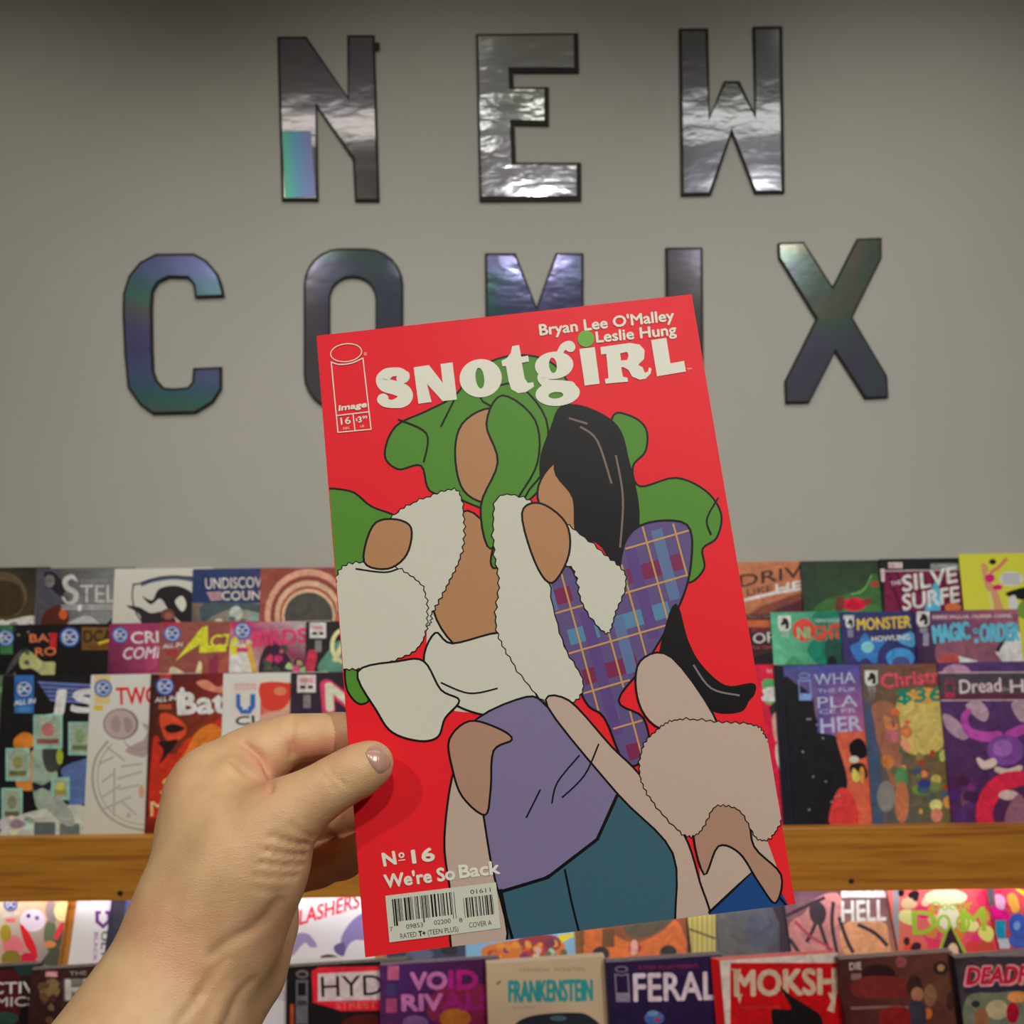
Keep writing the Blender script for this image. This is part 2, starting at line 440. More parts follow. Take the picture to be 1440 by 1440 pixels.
def dc(A, u, v, r, box_=None, allin=None):
    if box_: rect(A, u - r * 1.05, v - r * 1.5, u + r * 1.05, v + r * 2.6, box_)
    A.ell(u, v, r, r, (38, 70, 140)); A.ell(u, v, r * .80, r * .80, (150, 160, 190), inner=(u, v, r * .66, r * .66))
    A.text('DC', (u - r * .52, v + r * .36), (u + r * .52, v + r * .30), r * .72, (205, 210, 220), .03)
    if allin:
        A.text('ALL IN', (u - r * 1.1, v + r * 1.75), (u + r * 1.15, v + r * 1.5), r * .5, (225, 222, 215), .03, shear=.3)
        rect(A, u - r * .7, v + r * 1.95, u + r * .7, v + r * 2.5, allin)
def horse(A, u, v, s, lines=True):
    """shield with a horse head, as on the spine corner"""
    A.poly([(u - s, v - s * 1.25), (u + s, v - s * 1.25), (u + s, v + s * .7), (u + s * .5, v + s * 1.2), (u - s * .6, v + s * 1.2), (u - s, v + s * .5)], (185, 188, 190))
    A.blob([(u - s * .2, v - s * .85), (u + s * .35, v - s * .8), (u + s * .7, v - s * .2), (u + s * .65, v + s * .8), (u + s * .15, v + s * .75), (u + s * .2, v + s * .1),
            (u - s * .35, v + s * .35), (u - s * .6, v + s * .05), (u - s * .3, v - s * .4)], (22, 24, 28), n=3)
    if lines:
        rect(A, u - s * .5, v + s * 1.45, u + s * .7, v + s * 1.65, (150, 150, 152)); rect(A, u - s * .5, v + s * 1.85, u + s * .7, v + s * 2.0, (150, 150, 152))
def imgi(A, u, v, wd, h, c, boxes=True):
    """column with an ellipse over it: the publisher's letter i"""
    A.ell(u, v, wd, wd * .5, c, inner=(u, v, wd * .82, wd * .34))
    for x in (u - wd, u + wd): A.stroke([(x, v + wd * .7), (x + h * .05, v + h)], wd * .1, c)
    A.stroke([(u - wd, v + wd * .75), (u, v + wd * 1.0), (u + wd, v + wd * .75)], wd * .1, c, up=False)
    if boxes:
        rect(A, u - wd + h * .045, v + h * .72, u + wd + h * .045, v + h, c)
def mess(A, b, pal, n, seed, r0=4, r1=12, st=1.0):
    rnd = random.Random(seed)
    for i in range(n):
        cx, cy, r = rnd.uniform(b[0], b[2]), rnd.uniform(b[1], b[3]), rnd.uniform(r0, r1)
        a0 = rnd.uniform(0, 6.28); c = rnd.choice(pal)
        pts = [(cx + math.cos(a0 + k) * r * st * rnd.uniform(.6, 1.2), cy + math.sin(a0 + k) * r * rnd.uniform(.6, 1.2)) for k in (0, 1.05, 2.1, 3.14, 4.2, 5.24)]
        c = tuple(max(3, min(250, x * rnd.uniform(.85, 1.15))) for x in c)
        A.blob(pts, c, n=3)
G_A, G_B, G_C, G_D, G_E = ('comics on the top step of the rack', 'comics on the second step of the rack', 'comics on the third step above the wooden board',
                           'comics on the brightly lit shelf under the board', 'comic stacks in the lowest visible pocket')

# ---- top step
def a(A):
    A.grad([(-70, 795), (60, 795), (60, 890), (-70, 890)], [(48, 46, 38), (30, 28, 24), (60, 50, 34), (90, 84, 60)])
    A.ell(2, 838, 36, 34, (78, 66, 46)); A.ell(2, 840, 31, 31, (42, 34, 22), inner=(2, 840, 30, 30)); A.ell(6, 842, 28, 26, (50, 38, 24))
    A.blob([(-60, 872), (0, 874), (40, 866), (54, 870), (58, 890), (-60, 890)], (170, 168, 150))
    mess(A, (0, 872, 50, 879), [(230, 228, 210), (110, 108, 92)], 9, 3, 2, 5, 1.6)
comic('A', -66, 800, (40, 38, 32), 'dark olive comic with a planet disc and silver band, leftmost on the top step', a, group=G_A)
def a(A):
    A.grad([(50, 800), (180, 800), (180, 890), (50, 890)], [(40, 38, 40), (96, 98, 100), (120, 122, 124), (58, 56, 66)])
    A.blob([(50, 802), (85, 803), (88, 830), (96, 845), (70, 870), (52, 860)], (60, 60, 70)); A.blob([(62, 806), (76, 805), (92, 826), (84, 838), (68, 822)], (26, 25, 30))
    A.blob([(62, 862), (84, 850), (96, 862), (92, 880), (60, 882)], (66, 26, 20)); A.ell(89, 864, 6, 7, (170, 72, 34))
    A.ell(70, 817, 7, 9, (96, 96, 98)); A.text('DSTLRY', (63, 819), (77, 819), 4, (30, 30, 32))
    A.fat([(108, 817, 1.6), (101, 811, 3.2), (92, 816, 3.6), (94, 826, 3.6), (106, 834, 4), (105, 845, 3.4), (95, 848, 2), (89, 841, 2)], (150, 152, 152))
    A.text('TEL', (113, 847), (163, 847), 25, (150, 152, 152), .005); A.text('SOMETHING IS', (114, 820), (160, 819), 5, (120, 122, 124))
    for y in (852, 856): A.stroke([(86, y), (166, y)], .8, (150, 152, 152))
    A.ell(112, 855, 3, 5, (170, 172, 170))
    A.blob([(150, 880), (160, 866), (162, 850), (170, 848), (180, 870), (178, 885)], (22, 20, 24)); A.blob([(96, 876), (120, 866), (135, 872), (140, 885), (100, 885)], (140, 142, 146))
comic('A', 54, 800, (90, 90, 92), 'grey comic with silver STEL lettering, second from the left on the top step', a, group=G_A)
def a(A):
    A.grad([(160, 800), (290, 800), (290, 890), (160, 890)], [(176, 174, 160), (168, 166, 156), (150, 150, 142), (160, 158, 148)])
    A.stroke(catmull([(198, 822), (215, 816), (245, 812), (276, 816)], 5, False), 3, (56, 72, 96)); A.stroke(catmull([(186, 822), (200, 820), (230, 811), (276, 812)], 5, False), 1.1, (20, 20, 24))
    A.stroke(catmull([(188, 822), (186, 838), (190, 858), (200, 876)], 5, False), 1, (30, 28, 30))
    A.blob([(200, 838), (214, 844), (224, 828), (250, 824), (274, 838), (284, 870), (262, 878), (240, 862), (226, 842), (212, 850)], (20, 18, 22))
    A.blob([(178, 852), (196, 854), (212, 862), (230, 860), (246, 870), (244, 884), (205, 884), (196, 864)], (30, 24, 32))
    A.ell(236, 864, 10, 8, (84, 48, 44)); A.ell(237, 866, 6, 5, (120, 74, 58)); A.blob([(246, 846), (256, 838), (262, 850), (256, 860)], (170, 168, 158))
comic('A', 163, 801, (170, 168, 156), 'white comic with loose black brush shapes, third from the left on the top step', a, group=G_A)
def a(A):
    A.grad([(270, 800), (395, 800), (395, 850), (270, 850)], [(24, 42, 84), (36, 44, 84), (40, 44, 72), (22, 40, 80)])
    A.grad([(270, 848), (395, 848), (395, 890), (270, 890)], [(96, 78, 66), (100, 112, 112), (140, 144, 136), (52, 52, 52)])
    A.blob([(284, 850), (330, 847), (372, 852), (370, 862), (330, 856), (300, 866), (284, 876)], (54, 66, 74)); A.ell(332, 862, 9, 10, (140, 150, 142)); A.ell(356, 870, 10, 7, (110, 116, 112))
    mess(A, (300, 868, 366, 878), [(160, 160, 150), (60, 70, 74), (110, 120, 120)], 8, 5, 2, 6, 1.5)
    A.text('UNDISCOV', (289, 828), (368, 826), 15, (168, 160, 156), .012); A.text('COUN', (312, 844), (366, 843), 12.5, (168, 160, 156), .02)
    for i in range(4): A.stroke([(291 + i * 1.5, 834 + i * 3.2), (312, 833 + i * 3.2)], .9, (176, 130, 128))
comic('A', 273, 801, (30, 44, 80), 'navy comic with UNDISCOV COUN lettering and small striped flag on the top step', a, group=G_A)
def a(A):
    rect(A, 366, 800, 500, 890, (120, 58, 50))
    rect(A, 386, 800, 500, 890, (110, 48, 40))
    for k, (r, c) in enumerate(((62, (168, 126, 106)), (54, (112, 50, 42)), (48, (172, 136, 112)), (41, (128, 60, 48)), (38, (176, 140, 116)), (34, (58, 56, 52)))):
        A.ell(434, 866, r, r + 4 - k, c)
    A.blob([(472, 802), (500, 802), (500, 885), (476, 880), (480, 840)], (120, 60, 44)); A.ell(478, 850, 4, 6, (196, 80, 50)); A.ell(476, 868, 3, 8, (150, 90, 64))
comic('A', 368, 800, (120, 58, 50), 'brick red comic with cream arches round a grey centre, left of the held comic', a, group=G_A)
for i, (u, c, t) in enumerate(((500, (60, 70, 90), 'slate blue'), (608, (120, 90, 60), 'tan'), (716, (70, 40, 60), 'plum'), (824, (50, 80, 70), 'sea green'), (930, (130, 110, 60), 'mustard'))):
    comic('A', u, 798 - i, c, 'plain %s comic on the top step, hidden behind the held comic' % t, None, group=G_A)
def a(A):
    A.grad([(1000, 785), (1140, 785), (1140, 880), (1000, 880)], [(146, 90, 62), (150, 88, 60), (140, 84, 56), (150, 96, 66)])
    A.blob([(1045, 878), (1065, 856), (1090, 846), (1130, 836), (1132, 880)], (100, 50, 38)); A.blob([(1070, 880), (1086, 860), (1110, 850), (1132, 845), (1132, 882)], (66, 24, 36))
    A.stroke([(1046, 844), (1088, 834), (1126, 828)], 2.2, (190, 178, 168))
    A.text('DRIV', (1040, 826), (1128, 811), 17, (40, 26, 20), .01, shear=.15); A.text('LIKE', (1051, 838), (1086, 831), 9, (48, 30, 22), .01, shear=.1)
    A.text('HE', (1091, 835), (1127, 829), 13, (198, 192, 184), .03, shear=.15)
comic('A', 1003, 792, (150, 90, 60), 'orange-brown comic with DRIVE LIKE HE lettering on the top step', a, group=G_A)
def a(A):
    A.grad([(1120, 785), (1250, 785), (1250, 880), (1120, 880)], [(30, 40, 34), (34, 42, 34), (44, 74, 40), (26, 48, 34)])
    A.blob([(1145, 856), (1165, 842), (1190, 836), (1215, 826), (1228, 806), (1236, 820), (1240, 870), (1200, 878), (1150, 874)], (46, 84, 44))
    A.blob([(1150, 870), (1175, 856), (1200, 858), (1236, 850), (1240, 880), (1150, 880)], (52, 98, 50)); A.stroke(catmull([(1196, 836), (1214, 830), (1226, 808)], 4, False), .9, (90, 140, 80))
    A.ell(1230, 821, 6, 4, (140, 40, 42)); A.ell(1201, 850, 17, 9.5, (190, 12, 48)); A.ell(1201, 852, 10, 5, (150, 8, 36)); A.blob([(1176, 842), (1186, 840), (1186, 856), (1176, 860)], (90, 40, 34)); A.ell(1220, 846, 6, 5, (110, 44, 36))
comic('A', 1127, 790, (34, 44, 36), 'dark green comic with a crimson oval shape on the top step', a, group=G_A)
def a(A):
    rect(A, 1236, 780, 1370, 885, (22, 22, 26)); rect(A, 1244, 803, 1352, 884, (96, 18, 54))
    rect(A, 1249, 791, 1269, 799, (196, 160, 160)); A.text('MARVEL', (1250, 798), (1268, 797.5), 5, (150, 60, 66)); rect(A, 1308, 792, 1350, 800, (88, 92, 94)); A.text('SURFIN USA', (1310, 799), (1349, 798), 5, (150, 152, 152))
    for i in range(9): A.stroke([(1248 + i * 12, 804), (1262 + i * 12 + 14, 880)], 1.2, (36, 16, 30))
    A.stroke([(1244, 803), (1350, 801)], .9, (150, 140, 142)); rect(A, 1238, 800, 1244, 818, (170, 150, 150))
    A.text('THE', (1253, 824), (1268, 821), 6, (196, 196, 196), .01)
    A.text('SILVE', (1270, 832), (1346, 818), 22, (206, 208, 208), .03, shear=.1); A.blob([(1300, 862), (1315, 818), (1322, 840), (1320, 862)], (60, 140, 178))
    A.text('SURFE', (1270, 858), (1349, 846), 22, (206, 208, 208), .03, shear=.1); A.ell(1340, 854, 12, 6, (190, 90, 44))
comic('A', 1238, 787, (22, 22, 26), 'black and magenta comic with SILVE SURFE lettering on the top step', a, group=G_A)
def a(A):
    rect(A, 1345, 770, 1480, 885, (196, 186, 52))
    A.blob([(1380, 792), (1390, 798), (1388, 812), (1400, 826), (1408, 846), (1412, 862), (1400, 860), (1396, 842), (1386, 826), (1382, 810)], (196, 120, 90))
    A.stroke([(1392, 806), (1404, 798), (1416, 785)], 2.4, (190, 100, 84)); A.ell(1392, 813, 7, 6, (190, 24, 96)); A.ell(1403, 826, 7, 4, (190, 24, 96)); A.ell(1396, 790, 5, 4, (30, 24, 30)); A.stroke([(1392, 832), (1394, 857)], 2, (170, 170, 110))
    A.ell(1422, 814, 17, 10.5, (168, 172, 176))
    for k in range(4): A.stroke([(1410, 808 + k * 4), (1434, 808 + k * 4)], .7, (110, 118, 134))
    A.blob([(1414, 836), (1424, 830), (1450, 826), (1460, 845), (1430, 842)], (20, 20, 22)); A.blob([(1418, 842), (1428, 838), (1432, 860), (1426, 872), (1420, 858)], (178, 182, 184)); A.blob([(1436, 846), (1450, 842), (1460, 870), (1430, 866)], (90, 120, 50))
comic('A', 1350, 780, (196, 186, 52), 'bright yellow comic with a white speech bubble, rightmost on the top step', a, group=G_A)

# ---- second step
def a(A):
    rect(A, -10, 870, 130, 960, (16, 15, 16)); rect(A, 0, 880, 18, 920, (46, 92, 52)); dc(A, 8, 897, 12)
    A.blob([(28, 925), (40, 915), (60, 930), (78, 932), (78, 955), (60, 950), (45, 940), (30, 940)], (140, 140, 96)); A.blob([(8, 948), (20, 924), (32, 914), (24, 932)], (60, 60, 62))
    mess(A, (15, 885, 40, 950), [(70, 68, 66), (110, 90, 88), (40, 40, 42)], 8, 8, 2, 5)
    A.text('BAT', (42, 903), (82, 902), 11, (188, 92, 60), .03); rect(A, 70, 890, 84, 913, (150, 28, 36)); A.text('RO', (50, 922), (79, 921), 11, (188, 92, 60), .03)
comic('B', -6, 880, (16, 15, 16), 'black comic with orange BAT RO lettering, leftmost on the second step', a, group=G_B)
def a(A):
    rect(A, 80, 870, 220, 960, (15, 13, 13)); rect(A, 115, 882, 162, 914, (92, 62, 26)); A.text('DCA', (118, 903), (158, 902), 16, (36, 28, 16), .03)
    A.stroke([(138, 905), (158, 899)], 2, (190, 140, 40)); A.text('FALL OF', (118, 912), (156, 911), 4, (40, 30, 18)); dc(A, 98, 896, 14)
comic('B', 83, 879, (15, 13, 13), 'black comic with a gold title box and blue round logo on the second step', a, group=G_B)
def a(A):
    A.grad([(150, 870), (300, 870), (300, 950), (150, 950)], [(110, 34, 70), (120, 30, 66), (168, 66, 106), (64, 18, 44)])
    dc(A, 169, 893, 11.5); A.text('CRI', (185, 905), (223, 903), 16, (196, 176, 180), .02); A.text('COMI', (172, 927), (222, 925), 16, (186, 160, 168), .02, shear=.25)
comic('B', 156, 878, (120, 34, 70), 'magenta comic with white CRI COMI lettering on the second step', a, group=G_B)
def a(A):
    rect(A, 225, 865, 380, 960, (112, 60, 54)); rect(A, 229, 872, 252, 885, (150, 30, 50)); dc(A, 242, 891, 12, allin=(130, 40, 46))
    A.poly([(246, 930), (284, 882), (292, 880), (293, 908), (318, 906), (318, 916), (280, 918), (281, 906), (262, 918)], (196, 168, 38)); A.text('CTI', (295, 910), (330, 908), 17, (196, 168, 38), .02, shear=.2)
    A.blob([(240, 938), (250, 940), (262, 950), (240, 950)], (160, 150, 130)); A.blob([(275, 948), (280, 930), (284, 935), (282, 950)], (170, 160, 120)); A.blob([(294, 950), (296, 930), (306, 920), (308, 950)], (110, 34, 56)); A.blob([(308, 950), (312, 925), (328, 920), (330, 950)], (132, 66, 56))
comic('B', 227, 876, (112, 60, 54), 'reddish brown comic with slanted yellow ACTI lettering on the second step', a, group=G_B)
def a(A):
    A.grad([(320, 865), (470, 865), (470, 955), (320, 955)], [(150, 34, 84), (150, 170, 168), (60, 40, 52), (190, 160, 150)])
    A.poly([(322, 950), (324, 910), (345, 905), (362, 950)], (190, 176, 164)); A.blob([(324, 905), (332, 895), (336, 915), (326, 922)], (200, 176, 30)); A.poly([(344, 905), (352, 900), (362, 950), (356, 950)], (204, 130, 50))
    A.blob([(366, 950), (370, 915), (385, 905), (400, 915), (412, 945)], (40, 24, 42)); mess(A, (370, 910, 430, 945), [(40, 26, 36), (170, 40, 84), (120, 140, 96), (180, 60, 90), (50, 60, 50)], 16, 12, 3, 8)
    rect(A, 326, 873, 352, 884, (170, 30, 70)); dc(A, 341, 887, 12, allin=(160, 50, 90)); A.text('BIRDS', (356, 909), (432, 903), 20, (188, 44, 84), .035)
comic('B', 325, 876, (150, 60, 90), 'multicoloured comic with pink BIRDS lettering on the second step', a, group=G_B)
def mbox(A, u, v, s):
    A.poly([(u - s, v - s * 1.0), (u + s, v - s), (u + s, v + s * .9), (u - s, v + s * .9)], (180, 172, 172)); rect(A, u - s * .85, v - s * .8, u + s * .85, v - s * .05, (206, 150, 152))
    rect(A, u - s * .7, v + s * .15, u - s * .1, v + s * .5, (34, 30, 34)); rect(A, u + s * .15, v + s * .15, u + s * .7, v + s * .5, (34, 30, 34)); A.text('MARVEL', (u - s * .75, v - s * .2), (u + s * .75, v - s * .2), s * .42, (150, 50, 60))
    rect(A, u - s * .35, v + s * 1.15, u + s * .45, v + s * 2.6, (104, 100, 102))
def a(A):
    rect(A, 428, 865, 580, 960, (28, 22, 26)); A.blob([(450, 945), (462, 915), (480, 900), (520, 905), (530, 950)], (70, 110, 96)); A.blob([(434, 915), (446, 918), (440, 945), (430, 940)], (150, 36, 60))
    A.ell(486, 908, 22, 26, (176, 176, 124), inner=(487, 908, 17, 21)); A.stroke([(470, 930), (492, 884)], 3.4, (176, 176, 124)); A.stroke([(492, 884), (494, 930)], 3.4, (176, 176, 124)); A.stroke([(478, 914), (500, 914)], 3, (176, 176, 124)); mbox(A, 447, 887, 11.5)
comic('B', 432, 875, (28, 22, 26), 'dark comic with pale green circled A emblem on the second step', a, group=G_B)
for i, (u, c, t) in enumerate(((560, (120, 60, 50), 'rust'), (668, (50, 60, 100), 'indigo'), (776, (110, 110, 70), 'khaki'), (884, (60, 100, 96), 'teal'))):
    comic('B', u, 872 - i, c, 'plain %s comic on the second step, hidden behind the held comic' % t, None, group=G_B)
def a(A):
    rect(A, 960, 850, 1130, 960, (44, 24, 26)); rect(A, 960, 872, 1130, 882, (150, 74, 42)); A.text('MULTI YEAR', (1052, 870), (1088, 869), 5, (120, 90, 88)); A.text('OR', (1060, 905), (1092, 902), 14, (176, 172, 172), .005)
    A.text('THE TRIAL', (1056, 913), (1090, 912), 4, (150, 60, 66)); A.text('BOOK', (1058, 889), (1088, 888), 6, (130, 44, 54)); A.blob([(1050, 950), (1060, 925), (1090, 920), (1092, 950)], (24, 16, 20))
comic('B', 975, 866, (44, 24, 26), 'dark brown comic with OR lettering on the second step, right of the held comic', a, group=G_B)
def a(A):
    A.grad([(1080, 855), (1230, 855), (1230, 950), (1080, 950)], [(68, 140, 112), (30, 84, 66), (22, 70, 56), (84, 156, 122)])
    A.blob([(1145, 862), (1200, 858), (1210, 950), (1160, 940), (1135, 915), (1150, 890)], (14, 96, 78)); A.blob([(1160, 905), (1178, 898), (1190, 930), (1185, 950), (1165, 935)], (24, 60, 50)); A.ell(1170, 932, 7, 10, (14, 22, 20))
    A.blob([(1104, 935), (1118, 922), (1132, 934), (1150, 945), (1100, 950)], (50, 120, 80)); horse(A, 1103, 877, 9)
    A.ell(1130, 886, 16, 16, (196, 52, 44)); A.text('NI', (1122, 898), (1139, 897), 16, (90, 150, 110), .03); A.text('GHT', (1145, 901), (1183, 897), 20, (196, 52, 44), .035)
    rect(A, 1144, 869, 1186, 876, (58, 110, 86)); A.text('NEON CIRCLE', (1147, 875), (1180, 874), 4, (150, 186, 166))
comic('B', 1085, 862, (68, 140, 112), 'mint green comic with a red disc and red GHT lettering on the second step', a, group=G_B)
def a(A):
    A.grad([(1180, 855), (1340, 855), (1340, 950), (1180, 950)], [(40, 40, 84), (36, 40, 90), (28, 40, 84), (52, 38, 84)])
    A.blob([(1196, 910), (1208, 902), (1216, 890), (1226, 900), (1246, 900), (1236, 915), (1232, 935), (1218, 925), (1206, 930)], (44, 96, 156)); A.ell(1220, 910, 9, 8, (100, 160, 204)); A.ell(1266, 925, 20, 14, (50, 116, 170)); A.ell(1267, 932, 13, 9, (60, 60, 110))
    A.blob([(1262, 900), (1280, 888), (1290, 900), (1282, 910)], (60, 120, 160)); A.text('MONSTER', (1206, 886), (1281, 882), 16, (186, 144, 50), .03); A.text('HOWLING', (1226, 902), (1280, 899), 7, (196, 196, 200), .03)
    rect(A, 1186, 865, 1201, 871, (150, 152, 158)); horse(A, 1195, 876, 6, False); rect(A, 1192, 885, 1200, 896, (104, 104, 124))
comic('B', 1183, 862, (40, 40, 84), 'navy comic with gold MONSTER HOWLING lettering and a blue star on the second step', a, group=G_B)
def a(A):
    A.grad([(1280, 850), (1470, 850), (1470, 950), (1280, 950)], [(52, 34, 78), (150, 84, 96), (110, 72, 84), (24, 18, 40)])
    rect(A, 1310, 864, 1450, 872, (112, 62, 84)); A.text('MARK MILLAR, OLIVIER COIPEL', (1312, 870), (1424, 868), 4.4, (196, 178, 186), .02)
    A.blob([(1318, 905), (1340, 900), (1370, 895), (1400, 898), (1412, 912), (1404, 935), (1350, 938), (1318, 930)], (110, 68, 84)); A.blob([(1318, 930), (1330, 920), (1345, 920), (1350, 934), (1330, 936)], (146, 64, 58)); A.poly([(1348, 922), (1376, 930), (1350, 933)], (196, 190, 180))
    A.poly([(1424, 880), (1450, 905), (1450, 936), (1412, 933), (1400, 918)], (190, 190, 192)); A.poly([(1422, 886), (1404, 918), (1400, 914), (1418, 884)], (34, 28, 44))
    A.text('MAGIC', (1314, 904), (1364, 898), 24, (74, 144, 214), .045); A.text('ORDER', (1379, 902), (1433, 900), 24, (74, 144, 214), .045); A.ell(1372, 887, 4, 4, (74, 144, 214), inner=(1372, 887, 2, 2)); rect(A, 1370, 898, 1376, 904, (74, 144, 214))
    horse(A, 1298, 871, 9); rect(A, 1298, 890, 1306, 908, (120, 116, 140))
comic('B', 1286, 860, (52, 34, 78), 'purple comic with light blue MAGIC ORDER lettering, rightmost on the second step', a, W=.178, group=G_B)

# ---- third step, standing behind the wooden board
def a(A):
    A.grad([(-130, 950), (30, 950), (30, 1180), (-130, 1180)], [(90, 110, 84), (70, 92, 72), (40, 26, 30), (40, 26, 30)])
    A.text('EM', (-45, 985), (18, 983), 26, (92, 138, 92), .03); A.blob([(0, 1002), (14, 990), (14, 1040), (2, 1060), (-20, 1040)], (98, 82, 80)); A.blob([(-10, 1060), (8, 1062), (4, 1120), (-12, 1110)], (60, 40, 60))
comic('C', -125, 952, (60, 56, 50), 'murky green comic cut off by the left edge of the photo on the third step', a, group=G_C)
def a(A):
    rect(A, 0, 945, 180, 1185, (20, 19, 21))
    for k in range(5): A.poly([(52 + k * 4, 958 + k * 6), (128, 962 + k * 6), (128, 966 + k * 6), (56 + k * 4, 962 + k * 6)], (84, 98, 156))
    A.text('JS', (64, 1001), (140, 1000), 30, (190, 192, 188), .05, shear=.15)
    dc(A, 34, 969, 13, (40, 90, 150), (60, 110, 160))
    cards = [(47, 1005, 88, 1053, (150, 92, 92)), (96, 1015, 128, 1062, (110, 130, 90)), (8, 1052, 42, 1098, (120, 116, 70)), (72, 1093, 98, 1125, (164, 160, 70)), (2, 1108, 32, 1155, (100, 110, 80))]
    A.blob([(20, 1040), (32, 1030), (46, 1034), (46, 1050), (22, 1052)], (196, 106, 34)); A.blob([(42, 1060), (48, 1060), (48, 1105), (36, 1112), (22, 1100)], (190, 110, 50))
    A.blob([(46, 1056), (62, 1050), (78, 1070), (80, 1120), (56, 1140), (46, 1110)], (122, 140, 124)); A.blob([(60, 1054), (84, 1052), (84, 1080), (66, 1084)], (50, 52, 52)); A.blob([(86, 1082), (110, 1070), (126, 1072), (122, 1125), (98, 1132), (92, 1100)], (72, 90, 136)); A.ell(84, 1064, 5, 11, (136, 148, 44))
    A.blob([(46, 1100), (60, 1104), (72, 1098), (70, 1112), (60, 1108), (48, 1112)], (30, 28, 44))
    for (x0, y0, x1, y1, c) in cards:
        rect(A, x0, y0, x1, y1, (112, 160, 148)); rect(A, x0 + 3, y0 + 3, x1 - 3, y1 - 3, (128, 142, 126)); A.ell((x0 + x1) / 2, (y0 + y1) / 2 - 3, (x1 - x0) * .22, (y1 - y0) * .2, c); rect(A, x0 + 5, y1 - 14, x1 - 5, y1 - 7, tuple(int(x * .75) for x in c))
    A.blob([(0, 1170), (20, 1150), (60, 1138), (120, 1134), (125, 1180), (0, 1182)], (158, 160, 150)); rect(A, 48, 1156, 78, 1178, (74, 84, 84)); rect(A, 84, 1158, 112, 1178, (84, 92, 88)); A.blob([(60, 1128), (80, 1120), (100, 1140), (104, 1160), (88, 1158)], (128, 134, 128))
    mess(A, (4, 1150, 44, 1170), [(120, 122, 116), (170, 172, 162)], 8, 20, 3, 7, 1.6)
comic('C', 6, 951, (20, 19, 21), 'black comic with winged JS lettering and pale green cards on the third step', a, group=G_C)
def a(A):
    A.grad([(110, 945), (270, 945), (270, 1185), (110, 1185)], [(190, 188, 174), (186, 186, 172), (160, 158, 146), (164, 160, 148)])
    rect(A, 133, 950, 155, 990, (176, 160, 110)); dc(A, 145, 968, 12.5); rect(A, 132, 992, 145, 999, (200, 150, 40))
    A.text('TWO', (164, 991), (224, 989), 24, (176, 28, 44), .02)
    A.stroke(catmull([(152, 1042), (134, 1068), (131, 1105), (145, 1140), (172, 1160), (205, 1168)], 6, False), 1.5, (128, 126, 118)); A.stroke(catmull([(158, 1046), (141, 1070), (138, 1105), (150, 1134), (176, 1154), (205, 1160)], 6, False), .9, (140, 138, 130))
    for a0, a1 in (((140, 1074), (160, 1064)), ((143, 1100), (160, 1088)), ((142, 1122), (170, 1104)), ((146, 1138), (185, 1120)), ((161, 1080), (160, 1148)), ((165, 1095), (200, 1085)), ((166, 1110), (196, 1104)), ((150, 1050), (176, 1070)), ((170, 1078), (200, 1074)), ((172, 1128), (192, 1146))):
        A.stroke([a0, a1], 1.3, (138, 138, 130))
    A.blob([(190, 1046), (202, 1040), (208, 1024), (200, 1018), (212, 1040), (206, 1062), (195, 1064), (176, 1056)], (140, 126, 122)); A.ell(195, 1036, 22, 20, (132, 118, 114), inner=(193, 1034, 20, 18)); A.ell(170, 1018, 25, 22, (112, 98, 96)); A.ell(169, 1018, 22, 20, (150, 136, 132))
    A.blob([(156, 1014), (164, 1006), (170, 1018), (166, 1030), (158, 1026)], (132, 118, 116)); A.blob([(174, 1010), (184, 1012), (186, 1024), (178, 1030)], (128, 114, 112)); A.ell(199, 1113, 4, 9, (170, 126, 100)); A.ell(181, 1147, 3, 4, (140, 140, 132))
comic('C', 130, 950, (184, 182, 170), 'white comic with red TWO lettering and a grey coin on the third step', a, group=G_C)
def a(A):
    A.grad([(205, 945), (365, 945), (365, 1185), (205, 1185)], [(24, 18, 20), (120, 28, 30), (150, 60, 24), (84, 20, 18)])
    A.blob([(214, 1050), (222, 1036), (230, 1054), (246, 1060), (262, 1040), (285, 1030), (320, 1010), (330, 1100), (290, 1170), (215, 1175)], (160, 38, 22))
    A.blob([(224, 1010), (232, 1002), (250, 1010), (262, 1022), (258, 1036), (240, 1044), (230, 1034)], (196, 60, 34)); A.blob([(240, 1090), (262, 1056), (276, 1030), (300, 1018), (318, 1040), (300, 1090), (262, 1130)], (206, 96, 32)); A.blob([(256, 1090), (272, 1060), (290, 1045), (304, 1060), (280, 1096)], (226, 156, 46))
    A.blob([(232, 1022), (244, 1018), (260, 1024), (248, 1030), (236, 1030)], (26, 16, 16)); A.blob([(222, 1044), (236, 1042), (250, 1040), (240, 1056), (224, 1074), (230, 1056)], (30, 16, 16))
    A.blob([(276, 960), (290, 956), (306, 966), (318, 962), (318, 975), (290, 970)], (176, 110, 90))
    A.fat([(256, 970, 3.5), (257, 985, 4), (257, 1000, 4)], (206, 200, 184)); A.text('Bat', (251, 1004), (318, 1001), 30, (206, 200, 184), .04)
    A.text('SI', (224, 1118), (262, 1108), 22, (220, 140, 80), .0, shear=.5); A.text('MA', (212, 1148), (262, 1132), 20, (220, 160, 110), .0, shear=.3); A.grad([(205, 1150), (240, 1150), (240, 1180), (205, 1180)], [(110, 26, 20), (110, 26, 20), (60, 14, 14), (60, 14, 14)])
    dc(A, 232, 965, 13, None, (150, 70, 46)); rect(A, 224, 945, 241, 954, (150, 40, 40))
comic('C', 214, 949, (60, 20, 20), 'black and flame orange comic with Bat lettering on the third step', a, group=G_C)
